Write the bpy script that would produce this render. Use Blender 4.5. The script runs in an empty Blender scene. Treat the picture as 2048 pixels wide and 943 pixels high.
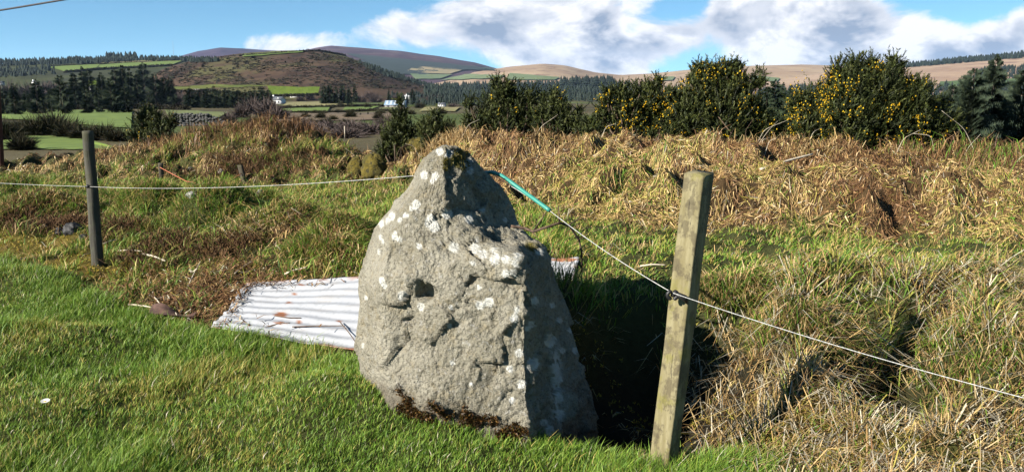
import bpy, math, random
import numpy as np
from math import radians, sin, cos, tan, pi
rng = np.random.default_rng(11)
random.seed(5)
scene = bpy.context.scene
C = scene.collection

# ------------------------------------------------------------------ camera
CAM_Z, PITCH, F = 1.55, radians(10.2), 1704.0          # eye height; F in pixels of a 2048 px wide picture
cd = bpy.data.cameras.new('camera')
cd.sensor_width = 36.0
cd.lens = 36.0 * F / 2048.0
cd.clip_start, cd.clip_end = 0.05, 30000
cam = bpy.data.objects.new('camera', cd)
C.objects.link(cam)
cam.location = (0, 0, CAM_Z)
cam.rotation_euler = (pi / 2 - PITCH, 0, 0)
scene.cycles.max_bounces = 5
scene.cycles.diffuse_bounces = 2
scene.cycles.volume_bounces = 0
scene.camera = cam

# ------------------------------------------------------------------ light
SUN_EL = radians(28.0)
TRAVEL = np.array([0.845, 0.535])                         # horizontal direction in which sunlight travels
TRAVEL = TRAVEL / np.linalg.norm(TRAVEL)
sd = bpy.data.lights.new('sun', 'SUN')
sd.energy = 5.0
sd.angle = radians(0.5)
sd.color = (1.0, 0.93, 0.82)
sun = bpy.data.objects.new('sun', sd)
C.objects.link(sun)
import mathutils
_dir = mathutils.Vector((TRAVEL[0] * cos(SUN_EL), TRAVEL[1] * cos(SUN_EL), -sin(SUN_EL)))
sun.rotation_euler = _dir.to_track_quat('-Z', 'Y').to_euler()
SUN_AZ = math.atan2(-TRAVEL[0], -TRAVEL[1])             # from +Y, clockwise

scene.view_settings.view_transform = 'Standard'
scene.view_settings.look = 'None'
scene.view_settings.exposure = 1.72
scene.view_settings.gamma = 1.0
scene.view_settings.use_curve_mapping = False


def ray(u, v):
    x, up = (u - 1024.0) / F, -(v - 471.5) / F
    return np.array([x, cos(PITCH) + up * sin(PITCH), -sin(PITCH) + up * cos(PITCH)])


def at_y(u, v, y):
    d = ray(u, v)
    return np.array([0, 0, CAM_Z]) + d * (y / d[1])


def at_z(u, v, z):
    d = ray(u, v)
    return np.array([0, 0, CAM_Z]) + d * ((z - CAM_Z) / d[2])


def u_of(x, y, z=CAM_Z):
    return 1024.0 + F * x / (y * cos(PITCH) - (z - CAM_Z) * sin(PITCH))


# ------------------------------------------------------------------ world: sky and clouds
class NT:
    def __init__(self, tree):
        self.t = tree
        self.n, self.l = tree.nodes, tree.links

    def node(self, typ, **kw):
        nd = self.n.new(typ)
        for k, v in kw.items():
            setattr(nd, k, v)
        return nd

    def put(self, sock, v):
        if hasattr(v, 'is_linked') or isinstance(v, bpy.types.NodeSocket):
            self.l.new(v, sock)
        else:
            sock.default_value = v

    def math(self, op, a, b=0.0, clamp=False):
        nd = self.node('ShaderNodeMath', operation=op, use_clamp=clamp)
        self.put(nd.inputs[0], a)
        self.put(nd.inputs[1], b)
        return nd.outputs[0]

    def vmath(self, op, a, b=(0, 0, 0)):
        nd = self.node('ShaderNodeVectorMath', operation=op)
        self.put(nd.inputs[0], a)
        self.put(nd.inputs[1], b)
        return nd.outputs['Value'] if op in ('DISTANCE', 'LENGTH', 'DOT_PRODUCT') else nd.outputs['Vector']

    def noise(self, vec, scale, detail=5, rough=0.55, dist=0.0):
        nd = self.node('ShaderNodeTexNoise')
        if vec is not None:
            self.put(nd.inputs['Vector'], vec)
        nd.inputs['Scale'].default_value = scale
        nd.inputs['Detail'].default_value = detail
        nd.inputs['Roughness'].default_value = rough
        nd.inputs['Distortion'].default_value = dist
        return nd.outputs['Fac']

    def maprange(self, v, a, b, c=0.0, d=1.0, smooth=True):
        nd = self.node('ShaderNodeMapRange')
        nd.interpolation_type = 'SMOOTHSTEP' if smooth else 'LINEAR'
        self.put(nd.inputs[0], v)
        for i, q in enumerate((a, b, c, d)):
            nd.inputs[i + 1].default_value = q
        return nd.outputs[0]

    def mix(self, fac, a, b, blend='MIX'):
        nd = self.node('ShaderNodeMix', data_type='RGBA', blend_type=blend)
        self.put(nd.inputs[0], fac)
        self.put(nd.inputs[6], a if not isinstance(a, tuple) else (*a[:3], 1))
        self.put(nd.inputs[7], b if not isinstance(b, tuple) else (*b[:3], 1))
        return nd.outputs[2]

    def attr(self, name):
        nd = self.node('ShaderNodeAttribute')
        nd.attribute_name = name
        return nd

    def ramp(self, fac, stops):
        nd = self.node('ShaderNodeValToRGB')
        self.put(nd.inputs[0], fac)
        el = nd.color_ramp.elements
        while len(el) < len(stops):
            el.new(0.5)
        for e, (p, c) in zip(el, stops):
            e.position = p
            e.color = (*c, 1)
        return nd.outputs[0]


world = bpy.data.worlds.new('World')
scene.world = world
world.use_nodes = True
world.node_tree.nodes.clear()
w = NT(world.node_tree)
SKY_STRENGTH = 0.05
SKY_TINT = (.60, .92, 1.0)
CLOUD_DARK, CLOUD_LIGHT = (1.9, 2.4, 3.25), (6.4, 6.4, 6.6)
sky = w.node('ShaderNodeTexSky', sky_type='NISHITA')
sky.sun_disc = False
sky.sun_elevation = SUN_EL
sky.sun_rotation = SUN_AZ
sky.altitude = 0
sky.air_density = 1.0
sky.dust_density = 0.0
sky.ozone_density = 1.5
tc = w.node('ShaderNodeTexCoord').outputs['Generated']
lifted = w.vmath('NORMALIZE', w.vmath('ADD', w.vmath('MULTIPLY', tc, (1, 1, 1.6)), (0, 0, .10)))
w.l.new(lifted, sky.inputs['Vector'])
stretch = w.vmath('MULTIPLY', tc, (1.0, 1.0, 1.7))
CLOUDS = [(955, 8, .08, .24), (1160, 4, .10, .26), (1560, 8, .10, .26), (1760, 62, .09, .18), (590, 84, .075, .36), (500, 96, .06, .24), (1240, 135, .09, .26), (1120, 140, .07, .2), (760, 110, .05, .14),
          (740, 52, .05, .20), (820, 66, .07, .24), (930, 60, .10, .28), (1060, 55, .11, .28), (1010, 115, .09, .20), (1180, 40, .11, .28), (1230, 110, .09, 0.32), (1335, 75, .05, 0.34),
          (1450, 45, .08, .28), (1560, 50, .11, .28), (1680, 25, .10, .26), (1650, 110, .11, 0.36), (1440, 120, .09, 0.30), (1830, 105, .11, 0.34), (2010, 95, .10, 0.32), (2090, 20, .07, .22),
          (55, 119, .03, .20), (1375, 10, .05, -.26), (1265, 62, .025, -.16), (1960, 30, .05, -.22), (250, 40, .22, -.30), (640, 12, .08, -.25)]


def cloud_noise(vec, detail):
    return w.noise(vec, 8.0, detail, 0.60, 0.35)


big = cloud_noise(stretch, 8)
dens = w.math('SUBTRACT', w.math('MULTIPLY', big, 1.25), 0.80)
for (u, v, rad, amp) in CLOUDS:
    d = ray(u, v)
    d = d / np.linalg.norm(d)
    dist = w.vmath('DISTANCE', stretch, (d[0], d[1], d[2] * 1.7))
    dens = w.math('ADD', dens, w.maprange(dist, 0.0, rad, amp, 0.0))
big2 = cloud_noise(w.vmath('ADD', stretch, (-0.010, -0.004, 0.022)), 5)
cover = w.maprange(dens, -0.04, 0.15)
lit = w.maprange(w.math('SUBTRACT', big, big2), -0.10, 0.12)
deep = w.maprange(w.noise(w.vmath('ADD', stretch, (3.1, 1.7, .6)), 7.0, 5, .6), .36, .64)
thick = w.maprange(dens, .05, .40)
bright = w.math('SUBTRACT', w.math('ADD', w.math('MULTIPLY', lit, .62), .55), w.math('MULTIPLY', w.math('MULTIPLY', deep, thick), .95))
ccol = w.mix(w.maprange(bright, 0.0, 0.85, smooth=False), CLOUD_DARK, CLOUD_LIGHT)
skyc = w.mix(1.0, sky.outputs[0], SKY_TINT, 'MULTIPLY')
bgcol = w.mix(cover, skyc, ccol)
bg = w.node('ShaderNodeBackground')
w.put(bg.inputs[0], bgcol)
bg.inputs[1].default_value = SKY_STRENGTH
w.l.new(bg.outputs[0], w.node('ShaderNodeOutputWorld').inputs[0])
world.cycles.sampling_method = 'MANUAL'
world.cycles.sample_map_resolution = 256

# ------------------------------------------------------------------ numpy helpers
_perm = np.random.default_rng(3).permutation(256)
_perm = np.concatenate([_perm, _perm, _perm])
_grad = np.random.default_rng(4).normal(size=(256, 3))
_grad /= np.linalg.norm(_grad, axis=1)[:, None]


def pn(p):
    p = np.asarray(p, float)
    i = np.floor(p).astype(int)
    f = p - i
    i = i & 255
    s = f * f * f * (f * (f * 6 - 15) + 10)
    out = np.zeros(len(p))
    for dx in (0, 1):
        wx = s[:, 0] if dx else 1 - s[:, 0]
        for dy in (0, 1):
            wy = s[:, 1] if dy else 1 - s[:, 1]
            for dz in (0, 1):
                wz = s[:, 2] if dz else 1 - s[:, 2]
                g = _grad[_perm[_perm[_perm[i[:, 0] + dx] + i[:, 1] + dy] + i[:, 2] + dz]]
                out += wx * wy * wz * (g * (f - (dx, dy, dz))).sum(1)
    return out * 1.5


def fbm(p, octv=4, gain=0.5):
    a, t = 1.0, 0
    p = np.asarray(p, float).copy()
    for k in range(octv):
        t = t + a * pn(p + 17.3 * k)
        p = p * 2.03
        a *= gain
    return t


def n2(x, y, s, octv=3, seed=0.0):
    x = np.asarray(x, float)
    return fbm(np.stack([x.ravel() * s + seed, np.asarray(y, float).ravel() * s - seed, np.full(x.size, seed + .37)], 1), octv).reshape(x.shape)


def sstep(a, b, x):
    t = np.clip((np.asarray(x, float) - a) / (b - a), 0, 1)
    return t * t * (3 - 2 * t)


def interp(x, pts):
    q = np.array(pts, float)
    return np.interp(x, q[:, 0], q[:, 1])


# ------------------------------------------------------------------ terrain height
LAWN_EDGE = [(-30, 9.5), (-8, 8.0), (-4.3, 7.1), (-2.9, 5.85), (-1.8, 5.1), (-.83, 4.55), (-.3, 4.0), (.35, 3.5), (.62, 3.3), (1.0, 3.4), (2.2, 3.5), (8, 3.7), (30, 4.5)]
FOOT = [(-40, 16), (-12, 13.2), (-6.4, 11.9), (-3.2, 10.5), (-1.85, 9.8), (-.1, 8.1), (.9, 6.9), (3.7, 6.3), (8, 6.0), (40, 6.5)]
CREST = [(-40, -.3), (-9, -.05), (-7.2, .20), (-6.0, .46), (-4.6, .62), (-3.4, .70), (-2.6, .52), (-1.8, .30), (-1.0, .56), (-.3, .76), (.8, .90), (2.5, .84), (5, .78), (40, .8)]
VALLEY = [(0, -.2), (13, -.3), (20, -.75), (45, -1.75), (70, -2.2), (120, -3.1), (200, -5.0), (350, -8.0), (600, -11.0), (1000, -13), (2500, -15), (20000, -15)]
BANKW = 2.3
SHEET_A = [at_y(488, 566, 5.75), at_y(830, 547, 5.35), at_y(800, 716, 4.62), at_y(420, 654, 5.12)]      # far left, far right, near right, near left
SHEET_B = [at_y(985, 522, 5.62), at_y(1158, 515, 5.5), at_y(1138, 594, 5.0), at_y(985, 606, 5.05)]
SHEET_BED = []
for q in (SHEET_A, SHEET_B):
    q = np.array(q)
    A_ = np.c_[q[:, 0], q[:, 1], np.ones(4)]
    k_ = np.linalg.lstsq(A_, q[:, 2], rcond=None)[0]
    c_ = q.mean(0)
    SHEET_BED.append((c_[0], c_[1], np.ptp(q[:, 0]) / 2, .38, (k_[0], k_[1], (q[1, 1] + q[2, 1] - q[0, 1] - q[3, 1]) / (q[1, 0] + q[2, 0] - q[0, 0] - q[3, 0])), c_))


MOUNDS = []
for (u_, v_, z_, mr, mh) in [(300, 440, .15, .36, .30), (415, 470, .18, .42, .36), (560, 485, .25, .34, .24), (500, 430, .25, .3, .16), (90, 440, .12, .45, .22), (650, 520, .28, .28, .14), (30, 400, .1, .5, .2), (700, 500, .3, .25, .12), (230, 420, .12, .3, .12), (1480, 640, .4, .28, .10), (1560, 700, .38, .26, .12), (1930, 700, .38, .4, .12), (1850, 780, .3, .25, .10), (1650, 620, .42, .25, .06)]:
    p_ = at_z(u_, v_, z_)
    MOUNDS.append((p_[0], p_[1] + mr * .4, mr, mh))


def dlawn(x, y):
    return y - interp(x, LAWN_EDGE)


def ground_z(x, y):
    x = np.asarray(x, float)
    y = np.asarray(y, float)
    if y.size and y.min() > 46:
        r = np.hypot(x, y)
        return interp(r, VALLEY) + .12 * n2(x, y, .12, 3, 3.0) * sstep(14, 40, r) + sstep(80, 300, r) * 1.1 * n2(x, y, .012, 3, 7.0)
    d = dlawn(x, y)
    yf = interp(x, FOOT)
    t = (y - yf) / BANKW
    near = 1 - sstep(20, 45, y)
    z = (0.035 * n2(x, y, .9, 3, 1.0) + .030 * n2(x, y, 2.8, 3, 2.0)) * near + 0.05 * sstep(-.5, -4, x) * near
    plate = interp(x, [(-30, .05), (-6, .10), (-3.5, .14), (-2, .26), (-.8, .32), (.4, .40), (1.0, .40), (2.5, .36), (6, .33), (30, .3)])
    w_ = interp(x, [(-30, 1.6), (-2, 1.3), (0, 1.1), (1, .85), (30, .9)])
    rise = sstep(0, 1, d / w_)
    back = 1 - sstep(.85, 2.4, t)
    z += plate * rise * back
    rough = sstep(.0, .5, d) * (1 - sstep(20, 40, y))
    z += rough * back * (.08 * n2(x, y, 1.3, 3, 5.0) + .09 * (.3 - np.abs(n2(x, y, 2.9, 2, 9.0))))
    hum = sstep(.95, 1.4, x) * sstep(.05, .45, d) * (1 - sstep(1.1, 1.6, d))
    z += hum * (.16 * n2(x, y, 1.6, 2, 12.0) + .20 * (.3 - np.abs(n2(x, y, 2.4, 2, 31.0))))
    # gully between the two tussock mounds on the right
    z += .10 * hum
    z -= .50 * np.exp(-(((x - 1.80) / .27) ** 2 + ((y - 3.98) / .40) ** 2) ** 1.5) * (x > .6)
    # left lawn mounds
    z += .10 * np.exp(-(((x + 3.75) / .55) ** 2 + ((y - 6.3) / .35) ** 2))
    z += .09 * np.exp(-(((x + 2.75) / .45) ** 2 + ((y - 4.85) / .22) ** 2))
    z += .13 * np.exp(-(((x + .80) / .45) ** 2 + ((y - 3.95) / .38) ** 2)) + .05 * np.exp(-(((x + .25) / .35) ** 2 + ((y - 3.6) / .2) ** 2))
    # pit behind the stone
    q = ((x - .80) / .66) ** 2 + ((y - 4.06 - .10 * (x - .6)) / .50) ** 2
    z -= .66 * np.exp(-q ** 2)
    # bed of the iron sheets: flat ground just below them
    for (cx, cy, rx, ry, n_, p0) in SHEET_BED:
        m = (1 - sstep(.85, 1.15, np.maximum(np.abs(x - cx) / rx, np.abs(y - (cy + n_[2] * (x - cx))) / ry)))
        zp = p0[2] + n_[0] * (x - p0[0]) + n_[1] * (y - p0[1]) - .035
        z = z * (1 - m) + np.minimum(z, zp) * m
    # hedge bank
    c = interp(x, CREST)
    face = sstep(0, 1, t)
    face = .45 * face + .55 * np.clip(t, 0, 1)
    over = sstep(1.35, 3.2, t)
    bank = (c - plate) * face * (t > 0)
    z += bank * (1 - over)
    bump = sstep(-.1, .3, t) * (1 - sstep(1.2, 3, t))
    z += bump * (.14 * n2(x, y, .9, 3, 21.0) + .30 * (.30 - np.abs(n2(x, y, 1.3, 2, 27.0))) + .20 * (.28 - np.abs(n2(x, y, 3.4, 2, 25.0))))
    for (mx, my, mr, mh) in MOUNDS:
        e = ((x - mx) / mr) ** 2 + ((y - my) / (mr * .8)) ** 2
        z += mh * np.exp(-e ** 1.5)
    r = np.hypot(x, y)
    v = interp(r, VALLEY)
    z += over * (v + .12 * n2(x, y, .12, 3, 3.0) * sstep(14, 40, r) + sstep(80, 300, r) * 1.1 * n2(x, y, .012, 3, 7.0))
    return z


HILLS = {
    'left_ridge': dict(D=1700, Df=500, sky=[(-700, 150), (-300, 132), (0, 128), (80, 127), (160, 122), (210, 120), (270, 119), (350, 120), (430, 124), (520, 135), (620, 160), (700, 190)]),
    'far_peak': dict(D=6200, Df=3800, sky=[(200, 160), (300, 132), (370, 110), (400, 102), (445, 95), (490, 98), (530, 101), (620, 106), (700, 120), (800, 160)]),
    'heather_mountain': dict(D=5200, Df=2300, sky=[(420, 160), (500, 130), (600, 106), (640, 97), (665, 93.5), (720, 97), (800, 103), (880, 113), (950, 125), (990, 136), (1060, 152), (1150, 163), (1250, 170)]),
    'heather_hill': dict(D=1050, Df=560, sky=[(150, 185), (290, 152), (350, 130), (400, 118), (470, 109), (560, 103), (640, 103), (690, 113), (740, 130), (800, 155), (850, 172), (920, 183), (1000, 186)]),
    'tan_hill': dict(D=3400, Df=1500, sky=[(700, 172), (860, 164), (900, 157), (950, 144), (1020, 133), (1085, 127), (1130, 131), (1190, 145), (1240, 150), (1300, 147), (1400, 137), (1500, 131), (1600, 129), (1700, 133), (1800, 140), (1950, 155), (2100, 170)]),
    'right_hill': dict(D=2600, Df=900, sky=[(1350, 170), (1500, 160), (1620, 148), (1700, 140), (1780, 134), (1850, 128), (1950, 117), (2048, 107), (2300, 92), (2800, 90)]),
}


def hill_z(name, x, y):
    hd = HILLS[name]
    D, Df = hd['D'], hd['Df']
    x = np.asarray(x, float)
    y = np.asarray(y, float)
    u = 1024 + F * x / (np.maximum(y, 1) * cos(PITCH))
    q = np.array(hd['sky'], float)
    sl = np.array([ray(a, b)[2] / ray(a, b)[1] for a, b in q])
    zt = CAM_Z + np.interp(u, q[:, 0], sl) * D
    zv = interp(y, VALLEY) - 3
    t = (y - Df) / (D - Df)
    tt = np.clip(t, 0, 1)
    S = .45 * tt + .55 * np.sin(tt * pi / 2) ** 1.3
    fall = 1 - .8 * np.clip((y - D) / (.5 * D), 0, 1) ** 2
    env = np.sin(np.clip(t, 0, 1.2) * pi / 1.4).clip(0, 1)
    z = zv + (zt - zv) * S * fall
    a = (zt - zv).clip(0) * .05
    z = z + a * env * n2(x, y, 6.0 / D, 4, 2.0)
    return np.where(t < 0, -400, z)


def H(x, y):
    z = ground_z(x, y)
    y = np.asarray(y, float)
    for k in HILLS:
        z = np.where(y >= HILLS[k]['Df'], np.maximum(z, hill_z(k, x, y)), z)
    return z


# height table over (bearing, distance) for quick look-ups
_LU = np.arange(-700, 2760, 8.0)
_LY = np.concatenate([np.geomspace(1.5, 40, 330)[:-1], np.geomspace(40, 8000, 420)])
_LYg, _LUg = np.meshgrid(_LY, _LU, indexing='ij')
_nn = 329
_xa = (_LUg - 1024) / F * _LYg * cos(PITCH)
_LH = np.concatenate([ground_z(_xa[:_nn].ravel(), _LYg[:_nn].ravel()), H(_xa[_nn:].ravel(), _LYg[_nn:].ravel())]).reshape(_LYg.shape)


def on_ground(u, v, ymin=1.5, ymax=7800):
    d = ray(u, v)
    m = (_LY >= ymin) & (_LY <= ymax)
    ys = _LY[m]
    zs = CAM_Z + d[2] * (ys / d[1])
    uu = 1024 + F * d[0] / d[1] / cos(PITCH)
    fu = np.clip((uu - _LU[0]) / 8.0, 0, len(_LU) - 1.001)
    j = int(fu)
    fu -= j
    g = _LH[m, j] * (1 - fu) + _LH[m, j + 1] * fu
    below = zs <= g
    if not below.any():
        k = len(ys) - 1
        yy = ys[-1]
    else:
        k = int(np.argmax(below))
        if k == 0:
            yy = ys[0]
        else:
            e0, e1 = zs[k - 1] - g[k - 1], zs[k] - g[k]
            yy = ys[k - 1] + (ys[k] - ys[k - 1]) * e0 / (e0 - e1 + 1e-12)
    return np.array([0, 0, CAM_Z]) + d * (yy / d[1])


def gfast(x, y):
    x, y = np.asarray(x, float), np.asarray(y, float)
    fu = np.clip((1024 + F * x / (np.maximum(y, .5) * cos(PITCH)) - _LU[0]) / 8.0, 0, len(_LU) - 1.001)
    k = np.clip(np.searchsorted(_LY, y) - 1, 0, len(_LY) - 2)
    fy = np.clip((y - _LY[k]) / (_LY[k + 1] - _LY[k]), 0, 1)
    j = fu.astype(int)
    fu = fu - j
    return (_LH[k, j] * (1 - fu) + _LH[k, j + 1] * fu) * (1 - fy) + (_LH[k + 1, j] * (1 - fu) + _LH[k + 1, j + 1] * fu) * fy


def gz(x, y):
    return float(ground_z(np.array([x]), np.array([y]))[0])


def stand(u, y):
    x = (u - 1024) / F * y * cos(PITCH) * 1.003
    return np.array([x, y, gz(x, y)])


# ------------------------------------------------------------------ mesh helpers
def mesh_np(name, V, T, col=None, smooth=False, attrs=None):
    V = np.ascontiguousarray(V, np.float32)
    T = np.ascontiguousarray(T, np.int32)
    k = T.shape[1]
    me = bpy.data.meshes.new(name)
    me.vertices.add(len(V))
    me.vertices.foreach_set('co', V.ravel())
    me.loops.add(T.size)
    me.loops.foreach_set('vertex_index', T.ravel())
    me.polygons.add(len(T))
    me.polygons.foreach_set('loop_start', np.arange(0, T.size, k, dtype=np.int32))
    if smooth:
        me.polygons.foreach_set('use_smooth', np.ones(len(T), bool))
    me.update(calc_edges=True)
    if col is not None:
        a = me.attributes.new('Col', 'FLOAT_COLOR', 'POINT')
        c4 = np.ones((len(V), 4), np.float32)
        c4[:, :3] = col
        a.data.foreach_set('color', c4.ravel())
    for nm, val in (attrs or {}).items():
        a = me.attributes.new(nm, 'FLOAT', 'POINT')
        a.data.foreach_set('value', np.ascontiguousarray(val, np.float32))
    return me


def obj(name, me, mat=None, parent=None, loc=None):
    o = bpy.data.objects.new(name, me)
    C.objects.link(o)
    if mat is not None and me is not None and not me.materials:
        me.materials.append(mat)
    if parent is not None:
        o.parent = parent
    if loc is not None:
        o.location = loc
    return o


def tag(o, label=None, cat=None, group=None, kind=None):
    if label:
        o['label'] = label
    if cat:
        o['category'] = cat
    if group:
        o['group'] = group
    if kind:
        o['kind'] = kind
    return o


def thing(name, label, cat, loc=(0, 0, 0), group=None):
    o = bpy.data.objects.new(name, None)
    o.empty_display_size = .1
    C.objects.link(o)
    o.location = loc
    return tag(o, label, cat, group)


ORD = ['leftmost', 'second from the left', 'third from the left', 'fourth from the left', 'fifth from the left', 'sixth from the left', 'seventh from the left', 'eighth from the left', 'ninth from the left', 'tenth from the left', 'eleventh from the left', 'twelfth from the left', 'thirteenth from the left', 'fourteenth from the left', 'fifteenth from the left', 'sixteenth from the left', 'seventeenth from the left', 'eighteenth from the left', 'nineteenth from the left', 'twentieth from the left', 'twenty-first from the left', 'twenty-second from the left', 'twenty-third from the left', 'twenty-fourth from the left', 'twenty-fifth from the left']


def ranked(us):
    r = np.argsort(np.argsort(np.array(us), kind='stable'))
    return [ORD[i] if i < len(us) - 1 else 'rightmost' for i in r]


class Acc:
    """collects triangles"""
    def __init__(self):
        self.V, self.T, self.K, self.n = [], [], [], 0

    def add(self, V, T, col=None):
        V = np.asarray(V, float).reshape(-1, 3)
        self.V.append(V)
        self.T.append(np.asarray(T, int).reshape(-1, 3) + self.n)
        if col is not None:
            c = np.asarray(col, float)
            self.K.append(np.broadcast_to(c, (len(V), 3)))
        self.n += len(V)

    def mesh(self, name, smooth=False):
        return mesh_np(name, np.concatenate(self.V), np.concatenate(self.T), np.concatenate(self.K) if self.K else None, smooth)


def quads_to_tris(Q):
    Q = np.asarray(Q)
    return np.concatenate([Q[:, [0, 1, 2]], Q[:, [0, 2, 3]]])


def grid_tris(nr, nc, wrap=False):
    i, j = np.meshgrid(np.arange(nr - 1), np.arange(nc if wrap else nc - 1), indexing='ij')
    j2 = (j + 1) % nc
    a, b, c, d = i * nc + j, i * nc + j2, (i + 1) * nc + j2, (i + 1) * nc + j
    return quads_to_tris(np.stack([a.ravel(), b.ravel(), c.ravel(), d.ravel()], 1))


def tube(pts, radii, n=6, cap=True):
    pts = np.asarray(pts, float)
    radii = np.broadcast_to(np.asarray(radii, float), (len(pts),))
    tg = np.gradient(pts, axis=0)
    tg /= np.linalg.norm(tg, axis=1)[:, None] + 1e-9
    ref = np.array([0, 0, 1.0]) if abs(tg[0][2]) < .9 else np.array([1.0, 0, 0])
    a = np.cross(tg, ref)
    a /= np.linalg.norm(a, axis=1)[:, None] + 1e-9
    b = np.cross(tg, a)
    th = np.arange(n) * 2 * pi / n
    V = pts[:, None] + radii[:, None, None] * (a[:, None] * np.cos(th)[None, :, None] + b[:, None] * np.sin(th)[None, :, None])
    V = V.reshape(-1, 3)
    T = grid_tris(len(pts), n, True)
    if cap:
        m = len(V)
        V = np.concatenate([V, pts[:1], pts[-1:]])
        k = np.arange(n)
        T = np.concatenate([T, np.stack([np.full(n, m), (k + 1) % n, k], 1), np.stack([np.full(n, m + 1), (len(pts) - 1) * n + k, (len(pts) - 1) * n + (k + 1) % n], 1)])
    return V, T


def boxm(x0, x1, y0, y1, z0, z1):
    V = np.array([(x, y, z) for z in (z0, z1) for (x, y) in ((x0, y0), (x1, y0), (x1, y1), (x0, y1))], float)
    Q = np.array([(3, 2, 1, 0), (4, 5, 6, 7), (0, 1, 5, 4), (1, 2, 6, 5), (2, 3, 7, 6), (3, 0, 4, 7)])
    return V, quads_to_tris(Q)


# ------------------------------------------------------------------ materials
def mat_new(name):
    m = bpy.data.materials.new(name)
    m.use_nodes = True
    m.node_tree.nodes.clear()
    t = NT(m.node_tree)
    b = t.node('ShaderNodeBsdfPrincipled')
    b.inputs['Specular IOR Level'].default_value = .25
    b.inputs['Roughness'].default_value = .8
    out = t.node('ShaderNodeOutputMaterial')
    t.l.new(b.outputs[0], out.inputs[0])
    return m, t, b, out


def leaf_mat(name, trans=.3, rough=.5, spec=.3):
    m, t, b, out = mat_new(name)
    c = t.attr('Col').outputs['Color']
    t.put(b.inputs['Base Color'], c)
    b.inputs['Roughness'].default_value = rough
    b.inputs['Specular IOR Level'].default_value = spec
    if trans > 0:
        tr = t.node('ShaderNodeBsdfTranslucent')
        t.put(tr.inputs[0], c)
        mx = t.node('ShaderNodeMixShader')
        mx.inputs[0].default_value = trans
        t.l.new(b.outputs[0], mx.inputs[1])
        t.l.new(tr.outputs[0], mx.inputs[2])
        t.l.new(mx.outputs[0], out.inputs[0])
    return m


def noisy_mat(name, c1, c2, scale, rough=.85, bump=.0, bscale=None, detail=6, c3=None, lo=.35, hi=.65):
    m, t, b, out = mat_new(name)
    co = t.node('ShaderNodeTexCoord').outputs['Object']
    f = t.maprange(t.noise(co, scale, detail, .6), lo, hi)
    c = t.mix(f, c1, c2)
    if c3 is not None:
        c = t.mix(t.maprange(t.noise(co, scale * 3.7, 4, .6), .5, .68), c, c3)
    t.put(b.inputs['Base Color'], c)
    b.inputs['Roughness'].default_value = rough
    if bump:
        bp = t.node('ShaderNodeBump')
        bp.inputs['Strength'].default_value = bump
        bp.inputs['Distance'].default_value = 1.0 / (bscale or scale)
        t.put(bp.inputs['Height'], t.noise(co, bscale or scale, 5, .6))
        t.l.new(bp.outputs[0], b.inputs['Normal'])
    return m


def plain_mat(name, c, rough=.7, metal=0.0, spec=.3):
    m, t, b, out = mat_new(name)
    co = t.node('ShaderNodeTexCoord').outputs['Object']
    f = t.noise(co, 9.0, 4, .6)
    t.put(b.inputs['Base Color'], t.mix(f, tuple(np.array(c) * .88), tuple(np.minimum(np.array(c) * 1.1, 1))))
    b.inputs['Roughness'].default_value = rough
    b.inputs['Metallic'].default_value = metal
    b.inputs['Specular IOR Level'].default_value = spec
    return m


M_GRASS = leaf_mat('grass_blade', .22, .55, .22)
M_STRAW = leaf_mat('dry_grass_blade', .12, .55, .25)
M_GORSE = leaf_mat('gorse_foliage', .12, .6, .2)
M_FLOWER = leaf_mat('gorse_flower', .25, .6, .2)
M_NEEDLE = leaf_mat('needles', .08, .7, .15)
M_TWIG = leaf_mat('bare_twigs', .0, .8, .15)


# ground: colours of soil, moss, turf from a vertex attribute with fine procedural relief
def ground_mat():
    m, t, b, out = mat_new('earth_and_turf')
    co = t.node('ShaderNodeTexCoord').outputs['Object']
    c = t.attr('Col').outputs['Color']
    f = t.noise(co, 22.0, 7, .7)
    f2 = t.noise(co, .35, 6, .65)
    v = t.math('MULTIPLY', t.math('ADD', t.math('MULTIPLY', f, 1.3), .35), t.math('ADD', t.math('MULTIPLY', f2, .9), .55))
    g = t.node('ShaderNodeCombineColor')
    for k in range(3):
        t.put(g.inputs[k], v)
    t.put(b.inputs['Base Color'], t.mix(1.0, c, g.outputs[0], 'MULTIPLY'))
    bp = t.node('ShaderNodeBump')
    bp.inputs['Strength'].default_value = .9
    bp.inputs['Distance'].default_value = .03
    t.put(bp.inputs['Height'], t.noise(co, 30.0, 6, .7))
    t.l.new(bp.outputs[0], b.inputs['Normal'])
    b.inputs['Roughness'].default_value = .95
    b.inputs['Specular IOR Level'].default_value = .1
    return m


M_GROUND = ground_mat()


# ------------------------------------------------------------------ zones used by ground colour and plants
MOSS_P = []
for (u_, v_, su_, sy_) in [(30, 485, 60, .35), (110, 500, 60, .30), (175, 512, 40, .3), (235, 545, 36, .22), (225, 590, 30, .2), (300, 565, 40, .2), (480, 540, 45, .22), (640, 515, 30, .22), (700, 505, 26, .25), (40, 455, 50, .3), (1420, 900, 60, .10), (1560, 885, 70, .12)]:
    p_ = on_ground(u_, v_, 3, 12)
    MOSS_P.append((p_[0], p_[1], su_ * p_[1] / F, sy_))


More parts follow.
